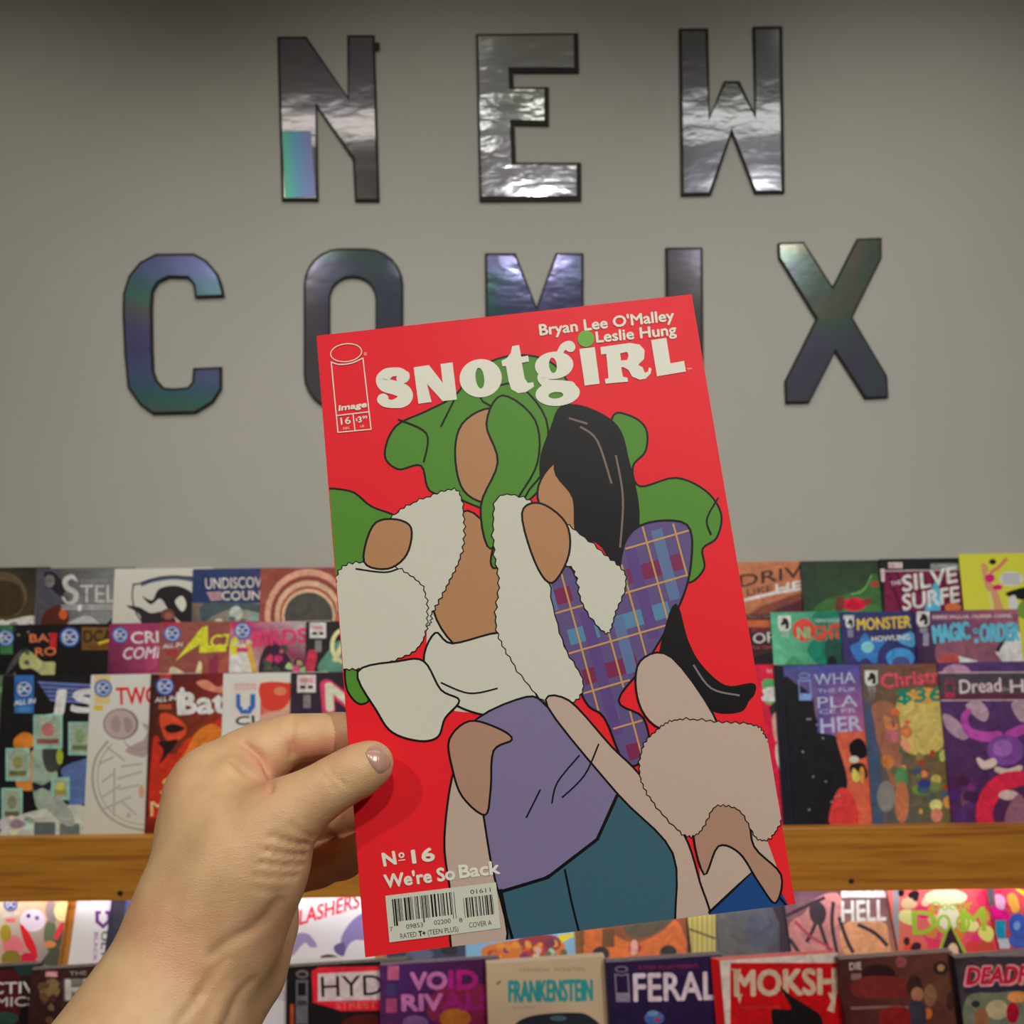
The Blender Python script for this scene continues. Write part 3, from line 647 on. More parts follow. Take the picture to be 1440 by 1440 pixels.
def a(A):
    rect(A, 305, 940, 480, 1180, (182, 178, 172)); rect(A, 326, 958, 362, 1010, (188, 172, 166)); rect(A, 330, 961, 360, 970, (190, 140, 136)); A.text('MARVEL', (333, 969), (358, 969), 6, (220, 190, 186))
    A.poly([(332, 976), (338, 976), (338, 992), (344, 998), (352, 992), (352, 976), (359, 976), (359, 994), (352, 1004), (339, 1004), (332, 994)], (40, 84, 150)); A.poly([(340, 976), (350, 976), (350, 980), (340, 980)], (182, 178, 172))
    A.poly([(345 + (7 if k % 2 == 0 else 3) * math.sin(k * math.pi / 5), 993 - (8 if k % 2 == 0 else 3) * math.cos(k * math.pi / 5)) for k in range(10)], (206, 206, 204))
    A.grad([(366, 960), (412, 960), (412, 1010), (366, 1010)], [(186, 58, 44), (180, 54, 40), (190, 170, 140), (178, 70, 60)]); A.blob([(366, 962), (410, 962), (408, 982), (396, 998), (372, 996)], (192, 52, 40)); A.ell(394, 972, 9, 6, (206, 110, 76)); A.blob([(366, 1008), (380, 1002), (412, 1000), (412, 1030), (366, 1030)], (176, 132, 120))
    A.text('CI', (332, 1020), (358, 1018), 12, (40, 38, 40), .03); A.text('C', (330, 1036), (340, 1036), 10, (40, 38, 40), .03); rect(A, 330, 1045, 420, 1170, (150, 60, 50))
comic('C', 316, 948, (182, 178, 172), 'white framed comic with a blue U shield and red picture on the third step', a, group=G_C)
def a(A):
    A.grad([(405, 940), (560, 940), (560, 1180), (405, 1180)], [(34, 26, 34), (30, 24, 30), (60, 30, 70), (60, 30, 70)])
    A.text('N', (459, 1004), (508, 1000), 44, (196, 50, 84), .09); A.text('N', (461, 998), (503, 996), 36, (190, 192, 160), .05); mbox(A, 431, 962, 13); mess(A, (430, 1008, 490, 1060), [(60, 24, 70), (80, 30, 60)], 8, 3)
comic('C', 411, 947, (34, 26, 34), 'dark comic with a big pale letter N outlined in pink on the third step', a, group=G_C)
for i, (u, c, t) in enumerate(((540, (70, 80, 120), 'dusty blue'), (650, (130, 120, 100), 'sand'), (760, (90, 40, 40), 'maroon'), (865, (50, 70, 60), 'bottle green'))):
    comic('C', u, 946 - i, c, 'plain %s comic on the third step, hidden behind the held comic' % t, None, group=G_C)
def a(A):
    rect(A, 950, 930, 1130, 1180, (196, 24, 56)); A.text('SON', (1078, 946), (1098, 946), 5, (210, 170, 176)); A.blob([(1072, 958), (1082, 955), (1100, 960), (1098, 985), (1078, 990), (1074, 975)], (70, 140, 80))
    A.text('gi', (1072, 980), (1103, 978), 18, (205, 205, 198), .06); A.blob([(1082, 994), (1100, 984), (1112, 1010), (1108, 1045), (1092, 1030), (1084, 1005)], (44, 32, 38)); A.blob([(1086, 1008), (1098, 1002), (1104, 1030), (1100, 1046), (1090, 1040)], (184, 140, 130))
    A.blob([(1092, 1046), (1106, 1052), (1114, 1075), (1104, 1096), (1092, 1070)], (176, 174, 170)); A.blob([(1102, 1090), (1114, 1080), (1122, 1120), (1108, 1124), (1100, 1105)], (96, 80, 140)); A.ell(1113, 1090, 5, 7, (160, 50, 100)); A.blob([(1104, 1120), (1120, 1115), (1126, 1156), (1108, 1156)], (176, 174, 176))
comic('C', 950, 938, (196, 24, 56), 'red comic with white gi lettering behind the right edge of the held comic', a, group=G_C)
def a(A):
    A.grad([(1095, 930), (1270, 930), (1270, 1170), (1095, 1170)], [(48, 66, 126), (66, 64, 130), (206, 90, 60), (18, 17, 22)])
    A.blob([(1098, 968), (1120, 962), (1142, 980), (1148, 1010), (1165, 1030), (1185, 1045), (1192, 1090), (1196, 1170), (1096, 1170)], (22, 21, 26)); A.grad([(1150, 940), (1230, 940), (1214, 1040), (1150, 1030)], [(60, 66, 132), (72, 62, 128), (150, 84, 120), (70, 66, 130)])
    A.blob([(1176, 1034), (1200, 1030), (1230, 1040), (1226, 1160), (1180, 1160), (1192, 1100)], (196, 82, 60)); A.blob([(1170, 1130), (1182, 1108), (1200, 1120), (1206, 1160), (1168, 1160)], (196, 50, 50))
    A.blob([(1194, 1048), (1206, 1038), (1216, 1045), (1218, 1064), (1200, 1066)], (18, 15, 20)); A.ell(1201, 1068, 7, 5, (206, 186, 160)); A.blob([(1196, 1076), (1214, 1074), (1220, 1092), (1208, 1100), (1198, 1090)], (24, 18, 20)); A.blob([(1200, 1080), (1210, 1092), (1206, 1100), (1198, 1094)], (206, 170, 80)); A.ell(1212, 1090, 4, 12, (206, 120, 60))
    rnd = random.Random(4)
    for k in range(14): A.ell(rnd.uniform(1125, 1185), rnd.uniform(995, 1150), 1.6, 1.6, (120, 122, 128), n=6)
    c = (150, 156, 186); A.text('WHA', (1146, 964), (1203, 960), 16, c); A.text('THE FUR', (1150, 975), (1204, 972), 6, c); A.text('PLA', (1150, 996), (1206, 993), 16, c); A.text('CE FR', (1152, 1004), (1204, 1002), 6, c); A.text('HER', (1155, 1031), (1212, 1027), 21, (150, 152, 176), .02)
    imgi(A, 1131, 950, 8, 35, (104, 128, 186))
comic('C', 1103, 937, (28, 29, 40), 'blue and black comic with thin WHA PLA HER lettering on the third step', a, copies=3, group=G_C, yoff=-.0042, fan=0.0045, short='WHA PLA HER')
def a(A):
    A.grad([(1205, 925), (1350, 925), (1350, 1165), (1205, 1165)], [(84, 66, 60), (110, 60, 50), (90, 84, 50), (66, 66, 84)])
    A.blob([(1262, 985), (1290, 975), (1322, 985), (1326, 1050), (1280, 1060), (1262, 1030)], (168, 150, 84)); A.blob([(1222, 1000), (1240, 985), (1262, 1000), (1268, 1060), (1258, 1110), (1240, 1060), (1228, 1030)], (130, 84, 66))
    A.blob([(1216, 1000), (1226, 1000), (1240, 1100), (1240, 1160), (1216, 1160)], (56, 70, 96)); mess(A, (1246, 1000, 1276, 1110), [(150, 84, 84), (180, 100, 60), (120, 66, 84), (196, 110, 90), (80, 90, 60)], 18, 31, 4, 11)
    mess(A, (1290, 1050, 1336, 1145), [(70, 84, 44), (96, 104, 56), (160, 140, 70), (130, 60, 44), (60, 70, 90)], 26, 32, 4, 10); A.ell(1268, 1094, 9, 16, (70, 120, 76)); A.ell(1268, 1128, 10, 30, (160, 96, 66)); A.ell(1246, 1120, 13, 22, (110, 108, 104)); A.ell(1300, 1102, 9, 6, (44, 50, 110)); A.ell(1316, 1132, 9, 8, (200, 176, 110)); A.ell(1317, 1146, 8, 10, (180, 110, 90)); A.ell(1334, 1128, 8, 9, (180, 120, 56))
    A.ell(1300, 978, 26, 11, (196, 130, 60)); A.text('Christm', (1240, 968), (1330, 958), 20, (206, 66, 80), .03); A.text('$36', (1262, 988), (1326, 985), 19, (20, 110, 90), .03)
    horse(A, 1225, 954, 9); A.text('8', (1222, 982), (1230, 982), 12, (110, 104, 98))
comic('C', 1212, 936, (84, 66, 60), 'warm painterly comic with red Christm and green $36 lettering on the third step', a, group=G_C, yoff=-.0016)
def a(A):
    A.grad([(1310, 925), (1480, 925), (1480, 1165), (1310, 1165)], [(70, 46, 90), (66, 50, 96), (64, 32, 66), (66, 34, 70)])
    A.ell(1345, 946, 20, 12, (150, 112, 140)); rect(A, 1318, 946, 1480, 986, (62, 56, 66)); rect(A, 1318, 976, 1480, 983, (80, 36, 52))
    for y in (946, 985): A.stroke([(1320, y), (1480, y - 1)], .9, (160, 140, 150))
    imgi(A, 1335, 955, 6, 26, (150, 44, 70)); A.text('Dread', (1350, 975), (1408, 972), 19, (178, 160, 164), .02); A.text('the', (1409, 972), (1420, 971), 6, (150, 134, 140)); A.text('H', (1421, 974), (1440, 973), 18, (178, 160, 164), .02)
    A.blob([(1358, 992), (1376, 985), (1390, 1000), (1386, 1014), (1374, 1010)], (150, 124, 140)); A.blob([(1326, 1004), (1345, 1012), (1362, 1034), (1352, 1040), (1332, 1026)], (146, 120, 138)); A.blob([(1422, 990), (1440, 985), (1450, 1010), (1434, 1014)], (150, 124, 140))
    # swirling abstract ribbons in the picture's violet, pink and red
    A.fat([(1362, 1000, 4), (1356, 1010, 5), (1362, 1028, 6), (1384, 1036, 7), (1404, 1034, 6)], (150, 60, 140)); A.fat([(1418, 1034, 6), (1432, 1028, 7), (1450, 1022, 7)], (150, 60, 140))
    A.ell(1414, 1055, 26, 22, (104, 58, 128)); A.ell(1410, 1052, 14, 12, (130, 84, 150)); A.fat([(1376, 1068, 3), (1384, 1076, 6), (1396, 1072, 6)], (178, 156, 150)); A.fat([(1402, 1082, 4), (1418, 1086, 5), (1434, 1080, 4)], (178, 156, 150))
    A.fat([(1440, 1094, 10), (1412, 1100, 13), (1392, 1118, 13), (1384, 1140, 12), (1386, 1158, 12)], (186, 34, 60)); A.ell(1418, 1118, 14, 7, (176, 150, 150)); A.blob([(1420, 1130), (1436, 1118), (1450, 1160), (1414, 1158)], (120, 78, 96)); A.ell(1357, 1122, 6, 14, (100, 60, 84)); mess(A, (1330, 1060, 1370, 1150), [(74, 36, 84), (60, 30, 66), (90, 44, 96)], 8, 6, 5, 12)
comic('C', 1320, 933, (64, 36, 76), 'purple comic with gothic Dread the H lettering, rightmost on the third step', a, group=G_C)

# ---- bright shelf under the board
def a(A):
    A.grad([(-60, 1250), (120, 1250), (120, 1380), (-60, 1380)], [(255, 225, 190), (250, 150, 90), (110, 80, 120), (240, 180, 120)])
    A.ell(46, 1294, 18, 16, (225, 215, 235)); A.ell(40, 1288, 3, 3, (60, 50, 110)); A.ell(52, 1291, 3, 3, (120, 80, 150)); A.blob([(28, 1300), (38, 1308), (50, 1330), (52, 1348), (36, 1330)], (220, 24, 40)); A.blob([(24, 1356), (34, 1340), (50, 1345), (46, 1360)], (210, 20, 60)); A.blob([(4, 1320), (24, 1316), (34, 1336), (10, 1342)], (236, 120, 130)); A.ell(8, 1312, 8, 12, (170, 150, 40)); A.ell(16, 1348, 14, 12, (140, 120, 40))
    A.blob([(64, 1300), (74, 1292), (80, 1310), (84, 1330), (70, 1340), (62, 1320)], (96, 110, 80)); A.blob([(84, 1304), (100, 1298), (110, 1330), (112, 1356), (60, 1356), (70, 1336)], (74, 80, 60)); A.blob([(76, 1316), (86, 1298), (90, 1304), (80, 1322)], (216, 50, 70)); A.ell(110, 1312, 8, 26, (140, 100, 170)); A.blob([(84, 1330), (100, 1340), (108, 1350), (90, 1346)], (200, 90, 50)); A.blob([(66, 1268), (74, 1262), (80, 1290), (72, 1298), (64, 1284)], (140, 130, 130)); A.ell(70, 1328, 9, 5, (220, 140, 80)); A.ell(88, 1282, 12, 14, (255, 215, 150))
    dc(A, 15, 1272, 10, None, (240, 110, 110))
comic('D', -48, 1256, (240, 170, 110), 'crowded peach and red comic on the bright shelf, leftmost under the board', a, group=G_D)
def a(A):
    A.grad([(105, 1250), (280, 1250), (280, 1380), (105, 1380)], [(244, 238, 250), (236, 222, 244), (220, 214, 230), (226, 220, 236)]); A.ell(158, 1280, 8, 14, (228, 206, 240))
    A.poly([(134, 1281), (142, 1281), (142, 1285), (139, 1286), (139, 1294), (145, 1300), (151, 1294), (151, 1286), (148, 1285), (148, 1281), (155, 1281), (155, 1297), (145, 1306), (134, 1297)], (110, 40, 140))
    A.text('ULTI', (143, 1310), (142, 1352), 9, (70, 70, 74), .02); A.text('BLACK', (133, 1311), (131, 1352), 5, (150, 60, 160), .01)
    rect(A, 168, 1250, 290, 1380, (40, 40, 66))
comic('D', 118, 1256, (236, 228, 244), 'white comic with a purple horseshoe emblem and sideways ULTI lettering under the board', a, group=G_D)
def a(A):
    A.grad([(160, 1250), (330, 1250), (330, 1380), (160, 1380)], [(56, 56, 70), (44, 48, 84), (30, 34, 60), (48, 48, 62)]); A.blob([(178, 1262), (190, 1258), (186, 1290), (176, 1300)], (74, 84, 140))
comic('D', 166, 1256, (44, 46, 66), 'dark navy comic half covered by the wrist, under the board', a, group=G_D)
def a(A):
    A.grad([(360, 1250), (580, 1250), (580, 1400), (360, 1400)], [(226, 222, 236), (238, 234, 246), (206, 206, 214), (206, 206, 214)])
    A.blob([(480, 1318), (500, 1290), (530, 1278), (560, 1276), (560, 1324), (500, 1322), (484, 1340)], (136, 120, 180)); A.blob([(470, 1330), (484, 1326), (484, 1344), (472, 1340)], (96, 84, 140)); A.blob([(400, 1320), (430, 1312), (446, 1330), (436, 1332), (428, 1326), (410, 1345), (398, 1342)], (150, 134, 184)); A.blob([(450, 1346), (464, 1342), (480, 1348), (470, 1352)], (70, 60, 50))
    A.text('SLASHERS', (410, 1304), (505, 1276), 20, (228, 26, 66), .02, shear=.35)
comic('D', 385, 1258, (226, 222, 236), 'white comic with slashed red SLASHERS lettering and lilac washes under the board', a, group=G_D)
def a(A):
    A.grad([(540, 1250), (720, 1250), (720, 1400), (540, 1400)], [(60, 60, 90), (50, 50, 80), (48, 52, 84), (40, 44, 70)]); A.ell(590, 1342, 20, 8, (80, 90, 120)); A.ell(632, 1336, 12, 8, (28, 26, 40))
comic('D', 552, 1262, (48, 50, 78), 'slate navy comic just below the barcode of the held comic', a, group=G_D)
def a(A):
    rect(A, 655, 1250, 840, 1400, (130, 180, 220)); A.blob([(678, 1334), (700, 1326), (760, 1316), (790, 1322), (786, 1345), (700, 1352), (680, 1345)], (214, 116, 40)); A.blob([(730, 1320), (770, 1314), (788, 1322), (782, 1336), (740, 1340)], (150, 44, 60)); A.poly([(784, 1315), (816, 1311), (790, 1326)], (240, 214, 50))
    mess(A, (690, 1325, 780, 1345), [(236, 140, 50), (180, 50, 50), (226, 100, 30), (120, 40, 90)], 22, 9, 3, 8); mess(A, (750, 1334, 795, 1348), [(150, 140, 120), (190, 190, 170), (110, 100, 80)], 8, 10, 3, 8)
comic('D', 660, 1262, (130, 180, 220), 'sky blue comic with orange and crimson clumps below the held comic', a, group=G_D)
def a(A):
    rect(A, 818, 1240, 1000, 1400, (140, 74, 34)); A.blob([(824, 1300), (845, 1302), (866, 1316), (895, 1326), (930, 1310), (950, 1294), (964, 1320), (966, 1350), (826, 1350), (822, 1325)], (214, 106, 38)); A.blob([(880, 1302), (945, 1292), (922, 1312), (895, 1320), (884, 1314)], (84, 74, 54)); A.ell(845, 1341, 12, 10, (34, 26, 26)); A.ell(940, 1339, 12, 10, (34, 26, 26)); rect(A, 847, 1306, 864, 1332, (110, 64, 30)); A.ell(893, 1333, 9, 8, (200, 30, 50)); A.blob([(888, 1324), (896, 1324), (896, 1340), (888, 1342)], (230, 170, 160))
    rect(A, 966, 1240, 1000, 1400, (70, 56, 50))
comic('D', 820, 1262, (140, 74, 34), 'burnt orange comic with rounded dark spots below the held comic', a, group=G_D)
def a(A):
    rect(A, 960, 1240, 1100, 1400, (206, 190, 104)); [rect(A, 972 + k * 7, 1250, 975 + k * 7, 1380, (170, 156, 84)) for k in range(5)]; A.stroke([(968, 1306), (1006, 1320)], 1.4, (90, 80, 50)); rect(A, 1006, 1240, 1110, 1400, (92, 94, 100))
comic('D', 968, 1262, (200, 184, 100), 'narrow strip of a yellow striped comic below the held comic', a, group=G_D)
def a(A):
    A.grad([(995, 1240), (1150, 1240), (1150, 1400), (995, 1400)], [(96, 98, 104), (70, 66, 90), (66, 58, 74), (104, 100, 88)]); A.ell(1070, 1310, 22, 26, (78, 84, 104)); A.poly([(1084, 1270), (1120, 1260), (1120, 1370), (1096, 1370), (1096, 1300)], (50, 32, 48))
comic('D', 1007, 1262, (90, 90, 98), 'grey blue comic below the lower right corner of the held comic', a, group=G_D, yoff=-.0008)
def a(A):
    A.grad([(1095, 1240), (1290, 1240), (1290, 1400), (1095, 1400)], [(70, 60, 90), (60, 56, 76), (226, 150, 116), (196, 120, 116)])
    A.blob([(1110, 1300), (1130, 1285), (1150, 1262), (1180, 1258), (1186, 1300), (1180, 1340), (1110, 1345)], (206, 136, 134)); A.blob([(1186, 1300), (1240, 1296), (1250, 1320), (1246, 1345), (1190, 1345)], (232, 164, 118))
    for pts in ([(1172, 1268), (1170, 1300), (1178, 1345)], [(1150, 1290), (1142, 1310), (1134, 1325)], [(1150, 1290), (1160, 1322), (1168, 1340)], [(1180, 1290), (1190, 1320), (1200, 1340)], [(1106, 1288), (1130, 1276), (1160, 1262)], [(1206, 1300), (1230, 1312), (1248, 1330)], [(1110, 1320), (1124, 1340)]):
        A.stroke(catmull(pts, 4, False), 2.6, (56, 40, 56))
    A.blob([(1138, 1276), (1152, 1268), (1162, 1282), (1156, 1300), (1142, 1296)], (60, 44, 60)); A.stroke([(1118, 1296), (1138, 1316), (1172, 1336)], 1.8, (190, 60, 96)); rect(A, 1184, 1254, 1246, 1262, (220, 222, 230)); A.text('IT WENT TO', (1184, 1262), (1243, 1260), 9, (242, 244, 250), .05); A.text('HELL', (1184, 1296), (1246, 1294), 29, (242, 244, 250), .02)
comic('D', 1104, 1258, (70, 60, 90), 'salmon and ink comic with big white HELL lettering under the board', a, group=G_D)
def a(A):
    A.grad([(1245, 1240), (1420, 1240), (1420, 1400), (1245, 1400)], [(240, 120, 110), (236, 70, 90), (240, 60, 110), (240, 120, 60)]); rect(A, 1256, 1240, 1264, 1400, (150, 162, 170))
    mess(A, (1272, 1262, 1390, 1345), [(250, 130, 60), (240, 50, 110), (250, 160, 90), (236, 70, 60), (250, 220, 150)], 30, 15, 5, 14); A.ell(1330, 1262, 30, 12, (250, 246, 190)); A.ell(1334, 1290, 16, 18, (250, 240, 200)); mess(A, (1266, 1254, 1288, 1264), [(30, 20, 24)], 4, 2, 4, 8); mess(A, (1274, 1322, 1290, 1345), [(60, 16, 30)], 5, 2, 4, 8)
    A.poly([(1316, 1345), (1326, 1318), (1336, 1298), (1348, 1318), (1362, 1345), (1362, 1365), (1312, 1365)], (150, 186, 50)); A.poly([(1320, 1348), (1336, 1301), (1358, 1348), (1358, 1365), (1316, 1365)], (50, 24, 36)); A.ell(1340, 1340, 8, 14, (230, 200, 170))
    A.text('Doctor', (1311, 1281), (1367, 1278), 13, (160, 200, 50), .01); A.text('D  M', (1284, 1314), (1386, 1308), 33, (160, 200, 50), .015); A.ell(1327, 1299, 10, 13, (160, 200, 50), inner=(1327, 1299, 6, 9.5)); A.ell(1354, 1298, 10, 13, (160, 200, 50), inner=(1354, 1298, 6, 9.5))
comic('D', 1250, 1256, (236, 100, 100), 'hot pink and orange comic with lime Doctor DOOM lettering under the board', a, group=G_D)
def a(A):
    A.grad([(1385, 1240), (1560, 1240), (1560, 1400), (1385, 1400)], [(210, 30, 100), (240, 120, 50), (240, 140, 60), (40, 30, 50)]); rect(A, 1388, 1240, 1398, 1280, (90, 96, 104)); A.blob([(1394, 1274), (1418, 1284), (1416, 1294), (1396, 1292)], (244, 10, 140)); rect(A, 1400, 1294, 1414, 1320, (10, 150, 190)); rect(A, 1396, 1320, 1420, 1334, (206, 206, 216)); A.blob([(1400, 1258), (1412, 1262), (1412, 1278), (1402, 1276)], (240, 180, 220))
    A.ell(1431, 1300, 13, 16, (56, 90, 190)); A.ell(1434, 1322, 16, 12, (66, 96, 190)); A.ell(1430, 1302, 5, 6, (120, 160, 230)); A.poly([(1426, 1248), (1450, 1256), (1450, 1266), (1434, 1256)], (244, 210, 40)); A.blob([(1416, 1262), (1426, 1256), (1434, 1276), (1426, 1284)], (250, 170, 70))
comic('D', 1388, 1256, (210, 60, 100), 'magenta and cobalt comic, rightmost on the bright shelf under the board', a, group=G_D)

# ---- lowest visible pocket: stacks
def a(A):
    rect(A, -120, 1345, 90, 1640, (44, 22, 26)); rect(A, 20, 1355, 52, 1372, (30, 50, 46)); A.blob([(-20, 1372), (10, 1366), (26, 1372), (24, 1440), (-20, 1440)], (72, 18, 26)); A.text('ECTIV', (-28, 1398), (50, 1396), 16, (190, 184, 182), .02, shear=.05); A.text('OMICS', (-28, 1416), (49, 1414), 13, (176, 168, 168), .02, shear=.05); A.ell(10, 1432, 16, 9, (44, 70, 62)); A.ell(36, 1430, 9, 14, (18, 14, 18))
comic('E', -112, 1352, (44, 22, 26), 'dark red comic with ECTIV OMICS lettering in the lowest pocket, leftmost stack', a, copies=3, short='dark red ECTIV', group=G_E)
def a(A):
    rect(A, 40, 1345, 240, 1640, (52, 28, 28)); rect(A, 64, 1366, 81, 1374, (190, 110, 116)); A.text('MARVEL', (65, 1373), (80, 1373), 5, (230, 190, 190)); A.ell(73, 1390, 12, 14, (120, 96, 60)); mess(A, (56, 1380, 92, 1440), [(90, 66, 44), (60, 40, 36), (120, 90, 60), (50, 60, 50)], 14, 4, 3, 8); A.text('THE', (98, 1372), (122, 1371), 6, (150, 140, 130), .01); rect(A, 90, 1376, 130, 1408, (110, 104, 100)); A.text('H', (94, 1405), (124, 1404), 27, (176, 172, 168), .04)
comic('E', 52, 1354, (52, 28, 28), 'brown comic with a grey letter H by the forearm in the lowest pocket', a, copies=3, short='brown letter H', group=G_E)
comic('E', 205, 1353, (70, 66, 80), 'plain grey comic stack hidden by the forearm in the lowest pocket', None, copies=3, short='plain grey hidden', group=G_E)
def a(A):
    rect(A, 310, 1340, 500, 1640, (190, 184, 190)); A.text('FANNS', (352, 1394), (411, 1374), 17, (176, 110, 130), .01, shear=.2); A.ell(400, 1400, 12, 8, (176, 160, 176)); mess(A, (380, 1385, 412, 1405), [(180, 120, 140), (196, 160, 172)], 5, 7, 2, 6)
comic('E', 318, 1352, (190, 184, 190), 'white comic with faint pink lettering beside the wrist in the lowest pocket', a, copies=3, short='white faint pink lettered', group=G_E)
def a(A):
    rect(A, 400, 1340, 600, 1640, (20, 15, 17)); A.poly([(438, 1366), (448, 1360), (620, 1357), (620, 1412), (600, 1420), (480, 1422), (462, 1416), (440, 1410)], (196, 28, 44)); A.poly([(447, 1369), (600, 1362), (600, 1404), (447, 1408)], (186, 168, 172)); A.text('HYDE', (452, 1402), (562, 1398), 29, (24, 18, 20), -.01)
    A.text('STREET', (472, 1419), (530, 1417), 10, (196, 84, 84), .01); A.ell(425, 1370, 9, 6, (96, 92, 96)); A.ell(425, 1370, 6, 3, (60, 24, 28)); rect(A, 416, 1378, 433, 1440, (88, 86, 90)); rect(A, 419, 1382, 430, 1400, (20, 16, 18)); rect(A, 418, 1407, 431, 1414, (50, 48, 50)); A.ell(520, 1440, 40, 14, (70, 20, 18)); rect(A, 408, 1412, 413, 1500, (150, 60, 30))
comic('E', 411, 1351, (30, 22, 24), 'black and red comic with HYDE STREET lettering in the lowest pocket', a, yoff=-.0018, copies=3, short='black HYDE STREET', group=G_E)
def a(A):
    A.grad([(535, 1340), (720, 1340), (720, 1640), (535, 1640)], [(66, 30, 90), (60, 16, 40), (50, 20, 40), (90, 40, 30)]); rect(A, 545, 1358, 561, 1378, (176, 84, 120)); rect(A, 543, 1404, 558, 1424, (150, 60, 100)); A.ell(550, 1392, 8, 10, (60, 50, 96)); A.blob([(620, 1390), (680, 1384), (692, 1400), (690, 1440), (620, 1440), (600, 1420)], (110, 26, 60)); A.ell(640, 1432, 22, 14, (150, 84, 30)); A.ell(584, 1438, 18, 10, (104, 70, 120))
    A.text('VO', (578, 1391), (628, 1390), 23, (170, 96, 150), .05); A.text('ID', (632, 1390), (671, 1390), 25, (150, 20, 110), .05); A.text('RIV', (566, 1421), (622, 1420), 22, (170, 96, 150), .05); A.text('ALS', (622, 1420), (694, 1419), 22, (130, 20, 96), .05)
comic('E', 542, 1350, (60, 24, 66), 'violet comic with chunky pink VOID RIVALS lettering in the lowest pocket', a, copies=3, short='violet VOID RIVALS', group=G_E)
def a(A):
    rect(A, 685, 1335, 880, 1640, (172, 150, 124)); A.text('UNIVERSAL  MONSTERS', (731, 1367), (822, 1366), 6, (116, 100, 96), .0); A.text('FRANKENSTEIN', (716, 1409), (833, 1407), 30, (40, 126, 130), .03); A.text('MICHAEL WALSH', (722, 1419), (752, 1418), 3.5, (116, 104, 92)); A.blob([(725, 1440), (750, 1428), (800, 1424), (828, 1428), (838, 1450), (725, 1460)], (30, 32, 42)); A.ell(785, 1432, 12, 4, (60, 84, 90)); A.stroke([(698, 1384), (704, 1380)], 1.2, (70, 60, 60)); A.poly([(725, 1440), (838, 1440), (830, 1560), (730, 1560)], (40, 46, 56))
comic('E', 692, 1348, (172, 150, 124), 'cream comic with teal FRANKENSTEIN lettering in the lowest pocket', a, copies=4, short='cream FRANKENSTEIN', group=G_E)
def a(A):
    A.grad([(855, 1340), (1040, 1340), (1040, 1640), (855, 1640)], [(34, 20, 56), (36, 20, 60), (24, 14, 40), (14, 12, 26)]); A.text('SUICIDE SQUAD PRESENTS', (898, 1363), (982, 1361), 5, (130, 20, 60), .01); A.text('FERAL', (892, 1408), (1008, 1405), 39, (186, 168, 180), .02); imgi(A, 874, 1363, 9, 46, (120, 108, 130)); A.ell(920, 1432, 14, 10, (60, 84, 140)); A.ell(925, 1434, 4, 3, (150, 30, 50)); A.ell(918, 1425, 8, 4, (90, 120, 160))
comic('E', 860, 1346, (30, 18, 50), 'dark indigo comic with thin pale FERAL lettering in the lowest pocket', a, copies=4, short='dark indigo FERAL', group=G_E)
def a(A):
    rect(A, 1000, 1330, 1240, 1640, (186, 170, 160)); rect(A, 1027, 1354, 1186, 1640, (168, 8, 14)); c = (176, 150, 130)
    A.text('MOKSH', (1034, 1400), (1176, 1397), 35, c, .035); A.poly([(1026, 1362), (1042, 1363), (1040, 1370)], c); A.poly([(1164, 1396), (1176, 1396), (1173, 1424), (1163, 1421), (1169, 1408)], c); A.poly([(1036, 1398), (1044, 1398), (1040, 1412)], c)
    A.text('THE END OF THE LINE', (1041, 1419), (1096, 1418), 3.5, (150, 60, 54)); A.blob([(1096, 1387), (1112, 1400), (1136, 1415), (1156, 1432), (1152, 1470), (1100, 1470), (1084, 1422), (1104, 1420), (1112, 1416)], (18, 14, 16), n=3)
comic('E', 1020, 1348, (186, 20, 26), 'scarlet comic with MOKSH lettering and a black flame shape in the lowest pocket', a, W=.173, copies=4, group=G_E, fan=.0022, short='scarlet MOKSH')
def a(A):
    A.grad([(1180, 1330), (1370, 1330), (1370, 1640), (1180, 1640)], [(64, 28, 28), (96, 56, 46), (84, 50, 38), (60, 16, 18)]); A.ell(1235, 1370, 24, 14, (40, 20, 22)); A.ell(1267, 1353, 8, 8, (130, 64, 66)); A.text('DIE', (1195, 1364), (1211, 1363), 10, (176, 160, 160), .02); rect(A, 1197, 1369, 1211, 1378, (130, 92, 90)); A.ell(1323, 1361, 11, 10, (50, 32, 28)); A.ell(1323, 1361, 5, 5, (150, 116, 84))
    A.blob([(1200, 1380), (1230, 1372), (1280, 1378), (1284, 1400), (1220, 1404), (1198, 1396)], (104, 34, 32)); A.stroke([(1196, 1418), (1240, 1416), (1280, 1417)], 2, (120, 84, 80)); A.ell(1286, 1388, 11, 16, (50, 30, 26)); A.ell(1290, 1398, 9, 10, (146, 96, 70)); A.ell(1308, 1400, 9, 16, (120, 84, 60)); A.ell(1330, 1392, 14, 20, (90, 56, 40)); A.ell(1305, 1425, 6, 8, (190, 96, 40)); A.blob([(1280, 1410), (1300, 1412), (1300, 1445), (1278, 1445)], (50, 46, 60)); A.blob([(1240, 1420), (1276, 1418), (1276, 1450), (1240, 1450)], (120, 24, 24)); A.ell(1336, 1408, 5, 14, (60, 34, 28))
comic('E', 1188, 1344, (70, 34, 32), 'brown comic with a small sun disc in its upper right, lowest pocket', a, copies=4, short='brown sun disc', group=G_E)
